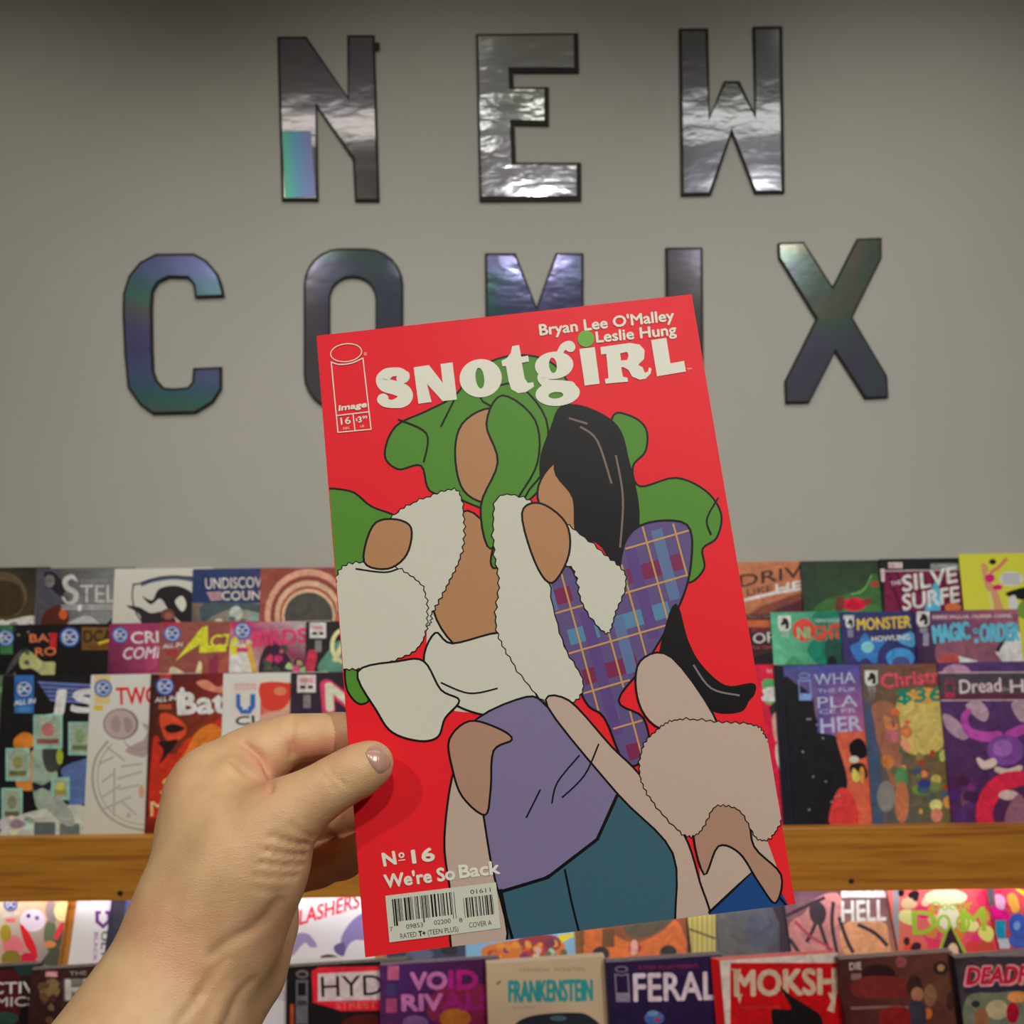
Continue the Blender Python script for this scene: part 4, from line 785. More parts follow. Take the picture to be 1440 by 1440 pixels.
def a(A):
    A.grad([(1340, 1330), (1530, 1330), (1530, 1640), (1340, 1640)], [(36, 32, 46), (40, 36, 50), (150, 120, 90), (70, 70, 60)]); rect(A, 1386, 1341, 1450, 1345, (110, 100, 104)); rect(A, 1356, 1384, 1530, 1398, (44, 40, 56)); A.text('DEADP', (1357, 1386), (1447, 1383), 26, (206, 130, 136), .07, shear=.2); A.text('DEADP', (1359, 1384), (1444, 1381), 23, (176, 22, 52), .035, shear=.2)
    A.blob([(1360, 1402), (1400, 1396), (1450, 1398), (1450, 1450), (1362, 1450)], (104, 108, 90)); A.ell(1402, 1420, 16, 14, (170, 152, 120)); A.ell(1424, 1424, 9, 15, (150, 16, 40)); A.ell(1430, 1402, 14, 8, (200, 130, 70)); A.ell(1380, 1432, 10, 14, (140, 90, 60)); A.ell(1372, 1412, 6, 5, (40, 44, 40))
comic('E', 1350, 1343, (40, 36, 50), 'dark comic with slanted red DEADP lettering, rightmost in the lowest pocket', a, copies=4, short='dark DEADP', group=G_E)
# ------------------------------------------------------------------ the comic held in the hand
HC = [(446, 472), (974, 412), (1135, 1270), (533, 1343)]
HD = [0.4557, 0.4594, 0.4002, 0.3966]                    # distances solved from the four corners of a 168 x 260 mm comic
P4 = [uw(u, v, d) for (u, v), d in zip(HC, HD)]
hex_ = ((P4[1] - P4[0]) + (P4[2] - P4[3])).normalized()
hup = ((P4[0] - P4[3]) + (P4[1] - P4[2])); hup = (hup - hex_ * hup.dot(hex_)).normalized()
hn = hex_.cross(hup)
cen = sum(P4, Vector()) / 4
def on_plane(u, v, off=0.0):
    d = uw(u, v); t = (cen + hn * off - CO).dot(hn) / d.dot(hn); return CO + d * t
HO = on_plane(*HC[0])
Q4 = [((q - HO).dot(hex_), -(q - HO).dot(hup)) for q in (on_plane(*c) for c in HC)]
HW, HH = 0.168, 0.260
# homography pixel -> cover (x, y): the four corners of the photograph land on the four corners of the sheet
def homog(src, dst):
    A_ = []; b_ = []
    for (x, y), (X, Y) in zip(src, dst):
        A_.append([x, y, 1, 0, 0, 0, -X * x, -X * y]); b_.append(X); A_.append([0, 0, 0, x, y, 1, -Y * x, -Y * y]); b_.append(Y)
    return np.append(np.linalg.solve(np.array(A_, float), np.array(b_, float)), 1).reshape(3, 3)
HM = homog(HC, Q4)
def hpm(u, v):
    q = HM @ np.array([u, v, 1.0]); return (q[0] / q[2], q[1] / q[2])
HW = (Q4[1][0] + Q4[2][0] - Q4[3][0]) / 2; HH = (Q4[2][1] + Q4[3][1]) / 2
tx, ty = hpm(512, 1150)
bend = None
held = empty('comic_book')
held.matrix_world = Matrix.Translation(HO) @ Matrix((hex_, hup, hn)).transposed().to_4x4()
tag(held, 'red comic with white SNOTgiRL lettering held up by the hand in front of the rack', 'comic book')
HT = 0.0020
hc, hp = comic_meshes(HW, HH, HT, (240, 20, 44), 1.0, nx=1)
new_obj('cover', hc, held); new_obj('pages', hp, held)
G = 1.0

GRN = (98, 166, 56); TAN = (214, 158, 112); WH = (242, 242, 226); PW = (226, 200, 184); LAV = (150, 138, 184); TEA = (72, 116, 136); BLU = (36, 86, 158); K = (16, 14, 18)
INK = 1.5
A = Art(hpm, HW, HH, G, 2.5e-6, bend)
A.grad([(446, 472), (974, 412), (1135, 1270), (533, 1343)], [(236, 16, 40), (244, 26, 50), (255, 56, 66), (240, 40, 46)])
A.v = []; A.c = []; A.f = []
A.grad([(0, 0), (HW, 0), (HW, HH), (0, HH)], [(250, 16, 42), (250, 16, 42), (250, 40, 48), (250, 40, 48)], px=False)
A.g = 1.3
def shape(pts, c, lw=INK, n=5): A.blob(pts, c, n=n, line=K, lw=lw)
def fluffy(pts, c, amp=3.2, seed=1):
    rnd = random.Random(seed); s = catmull(pts, 9); m = len(s); out = []
    for i, p in enumerate(s):
        a_, b_ = s[i - 1], s[(i + 1) % m]; dx, dy = b_[0] - a_[0], b_[1] - a_[1]; l = math.hypot(dx, dy) or 1
        k = amp * (rnd.uniform(.2, 1) if i % 2 else -rnd.uniform(0, .3)); out.append((p[0] + dy / l * k, p[1] - dx / l * k))
    A.poly(out, c); A.stroke(out + out[:1], .9, K)
# a plain abstract composition of rounded colour fields, in the colours and about the places of the printed picture
shape([(440, 700), (490, 690), (522, 712), (560, 728), (590, 760), (570, 800), (520, 806), (440, 806)], GRN)
shape([(541, 640), (556, 600), (600, 578), (640, 556), (668, 520), (720, 500), (772, 508), (800, 545), (792, 610), (772, 660), (748, 700), (700, 720), (640, 700), (604, 690), (592, 655), (560, 660)], GRN)
shape([(860, 590), (884, 584), (908, 602), (908, 634), (890, 656), (900, 684), (950, 672), (992, 690), (1014, 722), (1008, 756), (988, 772), (990, 800), (966, 820), (930, 800), (890, 740), (860, 680)], GRN)
shape([(486, 938), (500, 940), (520, 980), (505, 990), (488, 970)], GRN)
A.poly([(600, 860), (700, 880), (790, 860), (800, 985), (740, 1010), (640, 1000), (600, 960)], WH)
shape([(640, 640), (650, 596), (690, 574), (732, 594), (746, 640), (730, 690), (690, 708), (652, 690)], TAN)
shape([(650, 720), (690, 745), (716, 790), (718, 850), (690, 900), (645, 910), (610, 860), (618, 800)], TAN)
shape([(676, 560), (724, 540), (768, 590), (764, 660), (738, 700), (706, 790), (690, 790), (706, 730), (744, 650), (720, 590)], GRN)
shape([(776, 600), (790, 572), (826, 574), (868, 600), (884, 650), (898, 720), (890, 800), (868, 820), (848, 770), (800, 740), (768, 700), (760, 650)], K)
shape([(756, 700), (770, 660), (806, 640), (842, 660), (848, 706), (826, 744), (784, 748)], TAN)
shape([(706, 556), (752, 590), (756, 650), (724, 708), (690, 772), (676, 712), (700, 650), (684, 596)], GRN)
shape([(800, 610), (856, 640), (862, 700), (850, 756), (812, 752), (806, 700), (780, 660)], K)
for p in ([(816, 600), (840, 620), (860, 680)], [(866, 640), (876, 700), (872, 770)], [(800, 588), (826, 596)]): A.stroke(catmull(p, 5, False), 1.4, (150, 128, 118))
# plaid field
PL = [(880, 760), (912, 735), (966, 738), (972, 790), (956, 850), (910, 930), (870, 985), (905, 1010), (912, 1060), (880, 1075), (850, 1010), (822, 985), (790, 900), (758, 826), (800, 796), (824, 850), (854, 880), (868, 820)]
shape(PL, (116, 98, 158))
def inside(p, poly):
    r = False; n = len(poly)
    for i in range(n):
        (x1, y1), (x2, y2) = poly[i - 1], poly[i]
        if (y1 > p[1]) != (y2 > p[1]) and p[0] < (x2 - x1) * (p[1] - y1) / (y2 - y1) + x1: r = not r
    return r
PS = catmull(PL, 5)
def band(p, q, wd, c, up=True):
    n = 90; pts = [(p[0] + (q[0] - p[0]) * i / n, p[1] + (q[1] - p[1]) * i / n) for i in range(n + 1)]; run = []
    ok = lambda z: all(inside((z[0] + dx, z[1] + dy), PS) for dx, dy in ((wd, 0), (-wd, 0), (0, wd), (0, -wd)))
    A.layer += 1
    for z in pts + [None]:
        if z is not None and ok(z): run.append(z)
        else:
            if len(run) > 1: A.stroke([run[0], run[-1]], wd, c, up=False)
            run = []
for k in range(-3, 7): band((700, 740 + k * 62), (1010, 650 + k * 62), 11, (104, 160, 200) if k % 2 else (150, 50, 100))
for k in range(-2, 9): band((740 + k * 44, 720), (840 + k * 44, 1090), 8, (112, 84, 160) if k % 2 else (112, 140, 190))
for k in range(-3, 7): band((700, 762 + k * 62), (1010, 672 + k * 62), 1.3, (236, 180, 110))
for k in range(-2, 9): band((722 + k * 44, 720), (822 + k * 44, 1090), 1.3, (236, 180, 110))
A.stroke(PS + PS[:1], INK, K)
# dark tail to the right
shape([(950, 850), (966, 900), (985, 935), (1020, 965), (1058, 962), (1060, 975), (1052, 985), (1040, 1000), (1000, 998), (960, 960), (930, 935), (932, 900)], K)
A.stroke(catmull([(975, 935), (1000, 968), (1040, 978)], 5, False), 1.3, (150, 140, 146))
# pale fields
shape([(636, 905), (700, 890), (722, 905), (760, 1000), (720, 1010), (660, 1000), (620, 975), (596, 930), (612, 890)], WH)
fluffy([(560, 720), (600, 700), (642, 690), (652, 730), (648, 780), (630, 820), (608, 860), (600, 880), (560, 860), (540, 800), (534, 750)], WH, 3, 3)
fluffy([(700, 700), (745, 704), (770, 730), (800, 740), (850, 780), (880, 812), (866, 860), (852, 890), (820, 850), (806, 800), (770, 800), (790, 900), (820, 960), (800, 990), (764, 985), (720, 930), (698, 880), (702, 820), (694, 760)], WH, 3, 4)
fluffy([(480, 800), (520, 792), (560, 800), (594, 826), (600, 870), (590, 908), (550, 930), (500, 940), (470, 930), (470, 850)], WH, 3, 5)
shape([(503, 945), (560, 930), (596, 930), (620, 970), (646, 985), (626, 1010), (616, 1036), (590, 1042), (552, 1030), (530, 1000)], WH)
# tan pebbles
shape([(512, 790), (524, 740), (552, 730), (578, 742), (572, 780), (545, 800)], TAN); shape([(734, 722), (760, 708), (796, 736), (800, 780), (776, 820), (752, 790)], TAN)
A.poly([(975, 1120), (1060, 1130), (1096, 1230), (1062, 1222), (1000, 1292), (985, 1240)], PW)
# lavender, teal, blue
shape([(660, 1022), (740, 980), (772, 996), (800, 1020), (868, 1116), (840, 1180), (770, 1232), (700, 1252), (672, 1180), (666, 1100)], LAV)
A.poly([(704, 1254), (770, 1232), (840, 1180), (868, 1118), (950, 1190), (958, 1300), (714, 1325)], TEA); A.stroke([(704, 1254), (770, 1234), (840, 1180), (868, 1118)], 2.4, K); A.stroke([(794, 1222), (804, 1270), (815, 1314)], 1.6, K); A.stroke([(704, 1250), (712, 1290), (722, 1325)], 2.2, K)
shape([(625, 1180), (640, 1080), (668, 1090), (690, 1210), (712, 1330), (640, 1345), (634, 1260)], PW)
shape([(632, 1040), (660, 1014), (700, 1024), (720, 1040), (694, 1056), (690, 1110), (682, 1146), (650, 1120), (636, 1080)], (206, 160, 138))
shape([(770, 994), (800, 985), (860, 1050), (900, 1090), (960, 1170), (984, 1240), (998, 1296), (952, 1305), (946, 1200), (868, 1116)], PW)
A.poly([(996, 1284), (1030, 1250), (1062, 1222), (1090, 1238), (1110, 1276), (1040, 1284), (1000, 1292)], BLU); A.stroke([(996, 1284), (1030, 1252), (1062, 1222), (1108, 1276)], 1.8, K)
shape([(900, 930), (945, 925), (1010, 1020), (980, 1040), (920, 1020), (896, 980)], PW)
shape([(975, 1160), (1010, 1120), (1050, 1140), (1060, 1190), (1098, 1230), (1090, 1270), (1066, 1240), (1040, 1200), (1010, 1190), (990, 1230)], (206, 160, 138))
fluffy([(905, 1050), (930, 1022), (960, 1012), (1010, 1016), (1060, 1020), (1078, 1040), (1092, 1080), (1102, 1130), (1090, 1170), (1066, 1180), (1040, 1140), (1006, 1134), (984, 1170), (960, 1172), (920, 1130), (900, 1090)], PW, 3, 8)
for p in ([(842, 1046), (822, 1090), (790, 1122)], [(815, 1062), (784, 1100), (776, 1130)], [(760, 1110), (740, 1150)], [(500, 800), (540, 805), (560, 800)], [(620, 960), (660, 975), (700, 968)], [(1010, 700), (994, 730), (1000, 752)], [(560, 590), (600, 610), (596, 650)], [(640, 560), (620, 600)]):
    A.stroke(catmull(p, 6, False), 1.2, K)

# --- lettering
A.g = 1.05
WL = (244, 244, 230)
def ca(pts): return C_([p[:2] for p in pts], 440, 420, 4.5)
def cb(pts): return C_([p[:2] for p in pts], 740, 400, 4.8)
def fat_(pts, ox, oy, s): A.fat([(ox + x / s, oy + y / s, r / s) for x, y, r in pts], WL)
A.layer += 6
def C_(pts, ox, oy, s): return [(ox + x / s, oy + y / s) for x, y in pts]
fat_([(568, 492, 46), (548, 468, 30), (510, 465, 28), (470, 478, 36), (442, 512, 42), (460, 548, 44), (520, 566, 44), (575, 590, 46), (586, 625, 46), (555, 655, 38), (500, 668, 26), (460, 658, 30), (445, 640, 38)], 440, 420, 4.5)
A.poly(ca([(638, 437), (735, 422), (822, 535), (808, 415), (884, 405), (912, 640), (822, 650), (722, 540), (752, 656), (668, 667)]), WL)
def ring(cx, cy, rx, ry, icx, icy, irx, iry, rot=0):
    n = 32; R_ = lambda X, Y, a, b: [(X + a * math.cos(t) * math.cos(rot) - b * math.sin(t) * math.sin(rot), Y + a * math.cos(t) * math.sin(rot) + b * math.sin(t) * math.cos(rot)) for t in (2 * math.pi * i / n for i in range(n))]
    A.ringstrip(R_(cx, cy, rx, ry), R_(icx, icy, irx, iry), WL)
ring(440 + 1062 / 4.5, 420 + 505 / 4.5, 134 / 4.5, 121 / 4.5, 440 + 1057 / 4.5, 420 + 505 / 4.5, 27 / 4.5, 66 / 4.5, -.12)
A.poly(ca([(1262, 302), (1305, 295), (1318, 370), (1362, 362), (1368, 400), (1322, 408), (1340, 505), (1360, 535), (1395, 530), (1400, 558), (1350, 592), (1300, 600), (1255, 575), (1238, 520), (1222, 428), (1198, 430), (1193, 395), (1225, 380), (1250, 350)]), WL)
ring(740 + 188 / 4.8, 400 + 548 / 4.8, 130 / 4.8, 92 / 4.8, 740 + 180 / 4.8, 400 + 548 / 4.8, 26 / 4.8, 52 / 4.8, -.1)
fat_([(225, 465, 20), (250, 425, 24), (285, 415, 34), (298, 425, 34)], 740, 400, 4.8)
fat_([(120, 600, 34), (108, 640, 32), (150, 672, 30), (230, 682, 34), (300, 690, 34)], 740, 400, 4.8)
ring(740 + 212 / 4.8, 400 + 738 / 4.8, 150 / 4.8, 84 / 4.8, 740 + 200 / 4.8, 400 + 750 / 4.8, 50 / 4.8, 22 / 4.8, -.08)
A.poly(cb([(358, 438), (462, 425), (495, 672), (395, 685)]), WL)
A.poly(cb([(500, 425), (700, 397), (765, 408), (798, 445), (795, 505), (755, 545), (785, 562), (800, 598), (822, 590), (828, 562), (845, 570), (838, 605), (805, 638), (765, 645), (715, 625), (690, 580), (655, 560), (640, 562), (652, 625), (683, 632), (687, 658), (535, 672), (530, 640), (555, 635), (540, 470), (505, 475)]), WL, holes=[cb([(633, 468), (680, 458), (690, 480), (682, 512), (640, 516)])])
A.poly(cb([(842, 378), (945, 363), (972, 535), (1065, 518), (1077, 590), (882, 622)]), WL)
A.ell(740 + 403 / 4.8, 400 + 369 / 4.8, 56 / 4.8, 56 / 4.8, (118, 186, 70))
A.text("Bryan Lee O'Malley", (759.6, 472), (948, 451), 15.2, WL, .03)
A.text('Leslie Hung', (839, 482), (951, 471), 15, WL, .03)
A.text('TM', (966.5, 521), (972.5, 520), 2.6, WL)
# publisher's column mark
A.ell(487, 496.5, 22.6, 13.2, WL, rot=-.12, n=36, inner=(487, 496.5, 21.2, 11.8))
A.stroke([(466, 509), (475.5, 608.5)], .8, WL); A.stroke([(510.5, 503.5), (522, 604)], .8, WL, up=False)
A.stroke(catmull([(466, 509.5), (477, 513), (495, 511), (510.5, 504)], 6, False), .8, WL, up=False)
A.stroke([(475.5, 608.5), (522.5, 604)], .8, WL, up=False); A.stroke([(472.6, 585), (519.6, 579.5)], .8, WL, up=False); A.stroke([(496.5, 582.5), (499.5, 606)], .8, WL, up=False)
A.text('image', (476.5, 578), (515.5, 572.5), 7.6, WL, .05, shear=.25)
A.text('16', (480, 597.5), (493.5, 596), 9.6, WL, .02); A.text('DEC', (483, 604.5), (492, 603.5), 3.2, WL, .0)
A.text('3', (504.2, 594.5), (509, 594), 8, WL, .03); A.text('$', (500.6, 592.5), (503.2, 592.2), 4, WL, .01); A.text('99', (510.2, 589.7), (516.8, 589), 4.3, WL, .02); A.text('US', (507, 601.6), (512.5, 601), 3.4, WL)
A.ell(514, 498.3, 2.2, 2.2, WL, n=12, inner=(514, 498.3, 1.8, 1.8)); A.text('R', (513.1, 499.8), (515, 499.6), 2.2, WL)
A.text('N', (540.5, 1217.5), (557.5, 1214.5), 18, WL, .04); A.text('o', (561.5, 1206.5), (569, 1205.5), 11, WL, .03); A.stroke([(560.5, 1210), (570, 1208.8)], .8, WL)
A.text('16', (581, 1213.5), (611.5, 1209.5), 18, WL, .04)
A.text("We're So", (542, 1248), (640, 1236), 18, WL, .035); A.text('Back', (647, 1234.5), (703, 1228), 18, WL, .035)
# barcode panel
BX = [(542, 1259.5), (697.5, 1240.5), (704, 1305), (548, 1325)]
A.poly(BX, (222, 224, 210))
HB = homog([(0, 0), (1, 0), (1, 1), (0, 1)], BX)
def bp(x, y):
    q = HB @ np.array([x, y, 1.0]); return (q[0] / q[2], q[1] / q[2])
BK = (24, 24, 28); rnd = random.Random(7)
def bars(x0, x1, n, y0, y1, tall=()):
    A.layer += 1; ws = [rnd.choice((1, 1, 2, 3)) for _ in range(2 * n)]; t = sum(ws); x = x0
    for i, w_ in enumerate(ws):
        nx_ = x + (x1 - x0) * w_ / t
        if i % 2 == 0:
            yy = y1 + (.09 if (i < 4 or abs(i - n) < 2 or i > 2 * n - 5) else 0) * (1 if tall else 0)
            A.poly([bp(x, y0), bp(nx_, y0), bp(nx_, yy), bp(x, yy)], BK, up=False)
        x = nx_
bars(.055, .625, 30, .09, .58, (1,)); bars(.69, .965, 15, .25, .68)
def bt(s, x0, x1, y, h, b=0.0): A.text(s, bp(x0, y), bp(x1, y), h, BK, b)
bt('01611', .76, .945, .19, 6.2); bt('7', .015, .04, .76, 5.6); bt('09853', .16, .31, .76, 6.4); bt('02200', .41, .56, .75, 6.4); bt('8', .635, .665, .76, 6.0)
bt('RATED', .10, .245, .95, 7.2); bt('T+', .265, .325, .95, 7.2, .04); bt('(TEEN PLUS)', .345, .62, .95, 7.2); bt('COVER A', .72, .925, .905, 7.2)
o = A.build('cover_print', held)

# ------------------------------------------------------------------ the hand: one continuous skin surface grown from joints
def jt(u, v, d, rpx):
    """camera-space joint (x right, y down, z forward) with its radius"""
    return np.array([(u - 720) / F * d, (v - 720) / F * d, d, rpx * d / F])
def cone(P, a, b):
    """distance to a tapered capsule"""
    ab = b[:3] - a[:3]; l2 = float(ab @ ab)
    pa = [P[k] - a[k] for k in range(3)]
    t = np.clip((pa[0] * ab[0] + pa[1] * ab[1] + pa[2] * ab[2]) / l2, 0, 1)
    d2 = sum((pa[k] - ab[k] * t) ** 2 for k in range(3))
    return np.sqrt(d2) - (a[3] + (b[3] - a[3]) * t)
def smin(a, b, k):
    h = np.clip(0.5 + 0.5 * (b - a) / k, 0, 1)
    return b + (a - b) * h - k * h * (1 - h)
def chain(P, js, k):
    d = None
    for a, b in zip(js, js[1:]):
        c = cone(P, a, b); d = c if d is None else smin(d, c, k)
    return d
step = 0.0014
lo = np.array([-0.215, 0.07, 0.285]); hi = np.array([-0.035, 0.30, 0.485])
ax_ = [np.arange(lo[k], hi[k], step, dtype=np.float32) for k in range(3)]
P = np.meshgrid(*ax_, indexing='ij')
palm = chain(P, [jt(40, 1700, .345, 125), jt(150, 1545, .365, 116), jt(226, 1436, .385, 108), jt(290, 1300, .402, 94), jt(318, 1215, .412, 88), jt(311, 1150, .422, 76), jt(306, 1110, .430, 59)], .012)
palm = smin(palm, chain(P, [jt(300, 1290, .400, 88), jt(352, 1205, .398, 76), jt(392, 1152, .397, 50)], .012), .014)          # thumb metacarpal
palm = smin(palm, chain(P, [jt(306, 1118, .432, 56), jt(330, 1150, .446, 52), jt(345, 1190, .452, 50), jt(360, 1225, .452, 44)], .010), .012)  # knuckle arch
palm = smin(palm, chain(P, [jt(370, 1235, .448, 44), jt(366, 1300, .436, 44), jt(334, 1362, .418, 60), jt(262, 1440, .400, 86), jt(160, 1560, .375, 112)], .012), .010)  # heel of the hand
palm = smin(palm, cone(P, jt(322, 1090, .4165, 28), jt(362, 1098, .4195, 21)), .0025)                                      # soft web lobe
thumb = chain(P, [jt(385, 1160, .397, 52), jt(424, 1131, .397, 39), jt(452, 1114, .397, 34.5), jt(480, 1096, .3975, 32.5), jt(508, 1082, .3985, 32), jt(524, 1073, .3985, 29.5)], .006)
hand = smin(palm, thumb, .007)
fingers = ([jt(306, 1108, .431, 54), jt(343, 1072, .432, 44), jt(375, 1056, .433, 41), jt(410, 1038, .434, 31.5), jt(440, 1036, .434, 29.5), jt(474, 1033, .4335, 28.5), jt(534, 1026, .4325, 26)],
           [jt(330, 1140, .447, 44), jt(392, 1106, .452, 34), jt(420, 1096, .451, 29), jt(470, 1090, .446, 28), jt(545, 1080, .4295, 25)],
           [jt(345, 1180, .456, 40), jt(400, 1160, .468, 31), jt(440, 1153, .462, 32), jt(490, 1142, .452, 27), jt(548, 1132, .427, 25)],
           [jt(360, 1225, .456, 40), jt(418, 1222, .462, 31), jt(446, 1215, .458, 31), jt(482, 1207, .450, 27), jt(545, 1180, .4235, 24)])
for f in fingers:
    hand = np.minimum(hand, smin(palm, chain(P, f, .004), .0045))

def surface_nets(vol, lo, step):
    s = vol < 0
    nx, ny, nz = vol.shape
    corner = [(i, j, k) for i in (0, 1) for j in (0, 1) for k in (0, 1)]
    sl = lambda A_, c: A_[c[0]:nx - 1 + c[0], c[1]:ny - 1 + c[1], c[2]:nz - 1 + c[2]]
    cnt = sum(sl(s, c).astype(np.int8) for c in corner)
    act = (cnt > 0) & (cnt < 8)
    idx = np.argwhere(act); ids = -np.ones(act.shape, np.int64); ids[act] = np.arange(len(idx))
    acc = np.zeros((len(idx), 3)); n = np.zeros(len(idx))
    for a in corner:
        for b in corner:
            if sum(y - x for x, y in zip(a, b)) == 1 and all(y >= x for x, y in zip(a, b)):
                va = sl(vol, a)[act]; vb = sl(vol, b)[act]; m = (va < 0) != (vb < 0)
                t = np.where(m, va / np.where(m, va - vb, 1), 0)
                pa, pb = np.array(a, float), np.array(b, float)
                acc += np.where(m[:, None], pa + (pb - pa) * t[:, None], 0); n += m
    verts = lo + (idx + acc / n[:, None]) * step
    quads = []
    for axis in range(3):
        o1, o2 = [(1, 2), (2, 0), (0, 1)][axis]
        A0 = [slice(0, -1)] * 3; A1 = [slice(0, -1)] * 3; A1[axis] = slice(1, None)
        shp = list(vol.shape)
        a = s[tuple(slice(0, shp[k] - 1) for k in range(3))]
        b = s[tuple(slice(1, shp[k]) if k == axis else slice(0, shp[k] - 1) for k in range(3))]
        e = np.argwhere(a != b)
        e = e[(e[:, o1] > 0) & (e[:, o2] > 0)]
        e = e[(e < np.array(ids.shape)).all(1)]
        def at(d1, d2):
            q = e.copy(); q[:, o1] -= d1; q[:, o2] -= d2; return ids[q[:, 0], q[:, 1], q[:, 2]]
        q = np.stack([at(0, 0), at(1, 0), at(1, 1), at(0, 1)], 1)
        flip = ~a[e[:, 0], e[:, 1], e[:, 2]]
        q[flip] = q[flip][:, ::-1]
        quads.append(q[(q >= 0).all(1)])
    return verts, np.concatenate(quads)
HV, HQ = surface_nets(hand, lo, step)
del P, hand, palm, thumb
# light smoothing
e = np.concatenate([HQ[:, [0, 1]], HQ[:, [1, 2]], HQ[:, [2, 3]], HQ[:, [3, 0]]])
def smooth(V, it, lam=.5):
    deg = np.bincount(e[:, 0], minlength=len(V)) + np.bincount(e[:, 1], minlength=len(V))
    for _ in range(it):
        S = np.zeros_like(V)
        for c in range(3): S[:, c] = np.bincount(e[:, 0], V[e[:, 1], c], len(V)) + np.bincount(e[:, 1], V[e[:, 0], c], len(V))
        V = V + lam * (S / deg[:, None] - V)
    return V
HV = smooth(HV, 4)
# creases and tendons: small real dents along lines on the skin that faces the viewer
def seg_d(U, V_, pts):
    best = np.full(U.shape, 1e9)
    for (x0, y0), (x1, y1) in zip(pts, pts[1:]):
        l2 = (x1 - x0) ** 2 + (y1 - y0) ** 2; t = np.clip(((U - x0) * (x1 - x0) + (V_ - y0) * (y1 - y0)) / l2, 0, 1)
        best = np.minimum(best, np.hypot(U - x0 - t * (x1 - x0), V_ - y0 - t * (y1 - y0)))
    return best
def normals(V):
    t = np.cross(V[HQ[:, 2]] - V[HQ[:, 0]], V[HQ[:, 3]] - V[HQ[:, 1]]); N_ = np.zeros_like(V)
    for c in range(4):
        for k in range(3): N_[:, k] += np.bincount(HQ[:, c], t[:, k], len(V))
    return N_ / (np.linalg.norm(N_, axis=1)[:, None] + 1e-12)
NN = normals(HV)
if (NN * (HV - HV.mean(0))).sum() < 0: NN = -NN; HQ = HQ[:, ::-1]
U_, V_ = HV[:, 0] / HV[:, 2] * F + 720, HV[:, 1] / HV[:, 2] * F + 720
front = np.clip(-NN[:, 2] * 2.5, 0, 1) * (HV[:, 2] < .445)
disp = np.zeros(len(HV))
for pts, wd, dp in (([(412, 1012), (408, 1036), (411, 1062)], 3.4, 1.9), ([(472, 1010), (470, 1030), (473, 1056)], 3.0, 1.2), ([(460, 1078), (470, 1092), (484, 1103)], 1.9, 1.3), ([(468, 1072), (480, 1086), (492, 1096)], 2.4, .45), ([(452, 1086), (462, 1098), (471, 1109)], 1.9, 1.1),
                    ([(344, 1046), (367, 1066), (381, 1092), (380, 1112)], 3.2, 2.4), ([(314, 1058), (340, 1082), (372, 1108)], 3.6, .8), ([(306, 1072), (330, 1096), (352, 1110)], 3.6, .5),
                    ([(380, 1176), (410, 1186), (434, 1188)], 2.8, 1.6), ([(370, 1196), (405, 1202), (430, 1203)], 2.8, 1.5), ([(365, 1214), (400, 1218), (428, 1216)], 2.8, 1.3), ([(360, 1232), (395, 1234), (418, 1232)], 2.8, 1.0), ([(408, 1160), (426, 1172), (440, 1178)], 2.4, .9), ([(355, 1250), (380, 1254), (402, 1252)], 3.2, .5),
                    ([(300, 1342), (326, 1322), (352, 1310), (376, 1290), (392, 1268)], 9.0, 1.25), ([(280, 1400), (300, 1368), (318, 1350)], 8.0, .8), ([(250, 1440), (280, 1400)], 7.0, .8), ([(318, 1440), (335, 1400), (356, 1378)], 5.0, .7)):
    disp -= dp * 1e-3 * np.exp(-(seg_d(U_, V_, pts) / wd) ** 2)
for pts, wd, dp in (([(262, 1290), (282, 1220), (300, 1150)], 16, .9), ([(300, 1440), (322, 1392)], 9, .8), ([(236, 1110), (256, 1090)], 16, .8)):
    disp += dp * 1e-3 * np.exp(-(seg_d(U_, V_, pts) / wd) ** 2)
HV = HV + NN * (disp * front)[:, None]
HV = smooth(HV, 1, .3)
red = .6 * np.exp(-(seg_d(U_, V_, [(360, 1060), (384, 1085), (376, 1104)]) / 16) ** 2) + .8 * np.exp(-(seg_d(U_, V_, [(412, 1050), (440, 1056), (474, 1046)]) / 13) ** 2) + .2 * np.exp(-(seg_d(U_, V_, [(420, 1180), (440, 1176)]) / 14) ** 2) \
    + .45 * (HV[:, 2] > .44) + .25 * np.exp(-(seg_d(U_, V_, [(200, 1300), (260, 1360)]) / 40) ** 2) + .3 * np.exp(-(seg_d(U_, V_, [(350, 1300), (380, 1340)]) / 30) ** 2)
red = np.clip(red, 0, 1)
def c2w(V):
    X = V[:, 0] * RC - V[:, 1] * RS; Z = ZC - (V[:, 0] * RS + V[:, 1] * RC); return np.stack([X, V[:, 2], Z], 1)
HWv = c2w(HV)
hm = bpy.data.meshes.new('person'); hm.from_pydata(HWv.tolist(), [], HQ.tolist()); hm.update()
hm.polygons.foreach_set('use_smooth', [True] * len(hm.polygons))
at_ = hm.color_attributes.new('flush', 'FLOAT_COLOR', 'POINT')
at_.data.foreach_set('color', np.stack([red, red, red, np.ones_like(red)], 1).astype(np.float32).ravel())
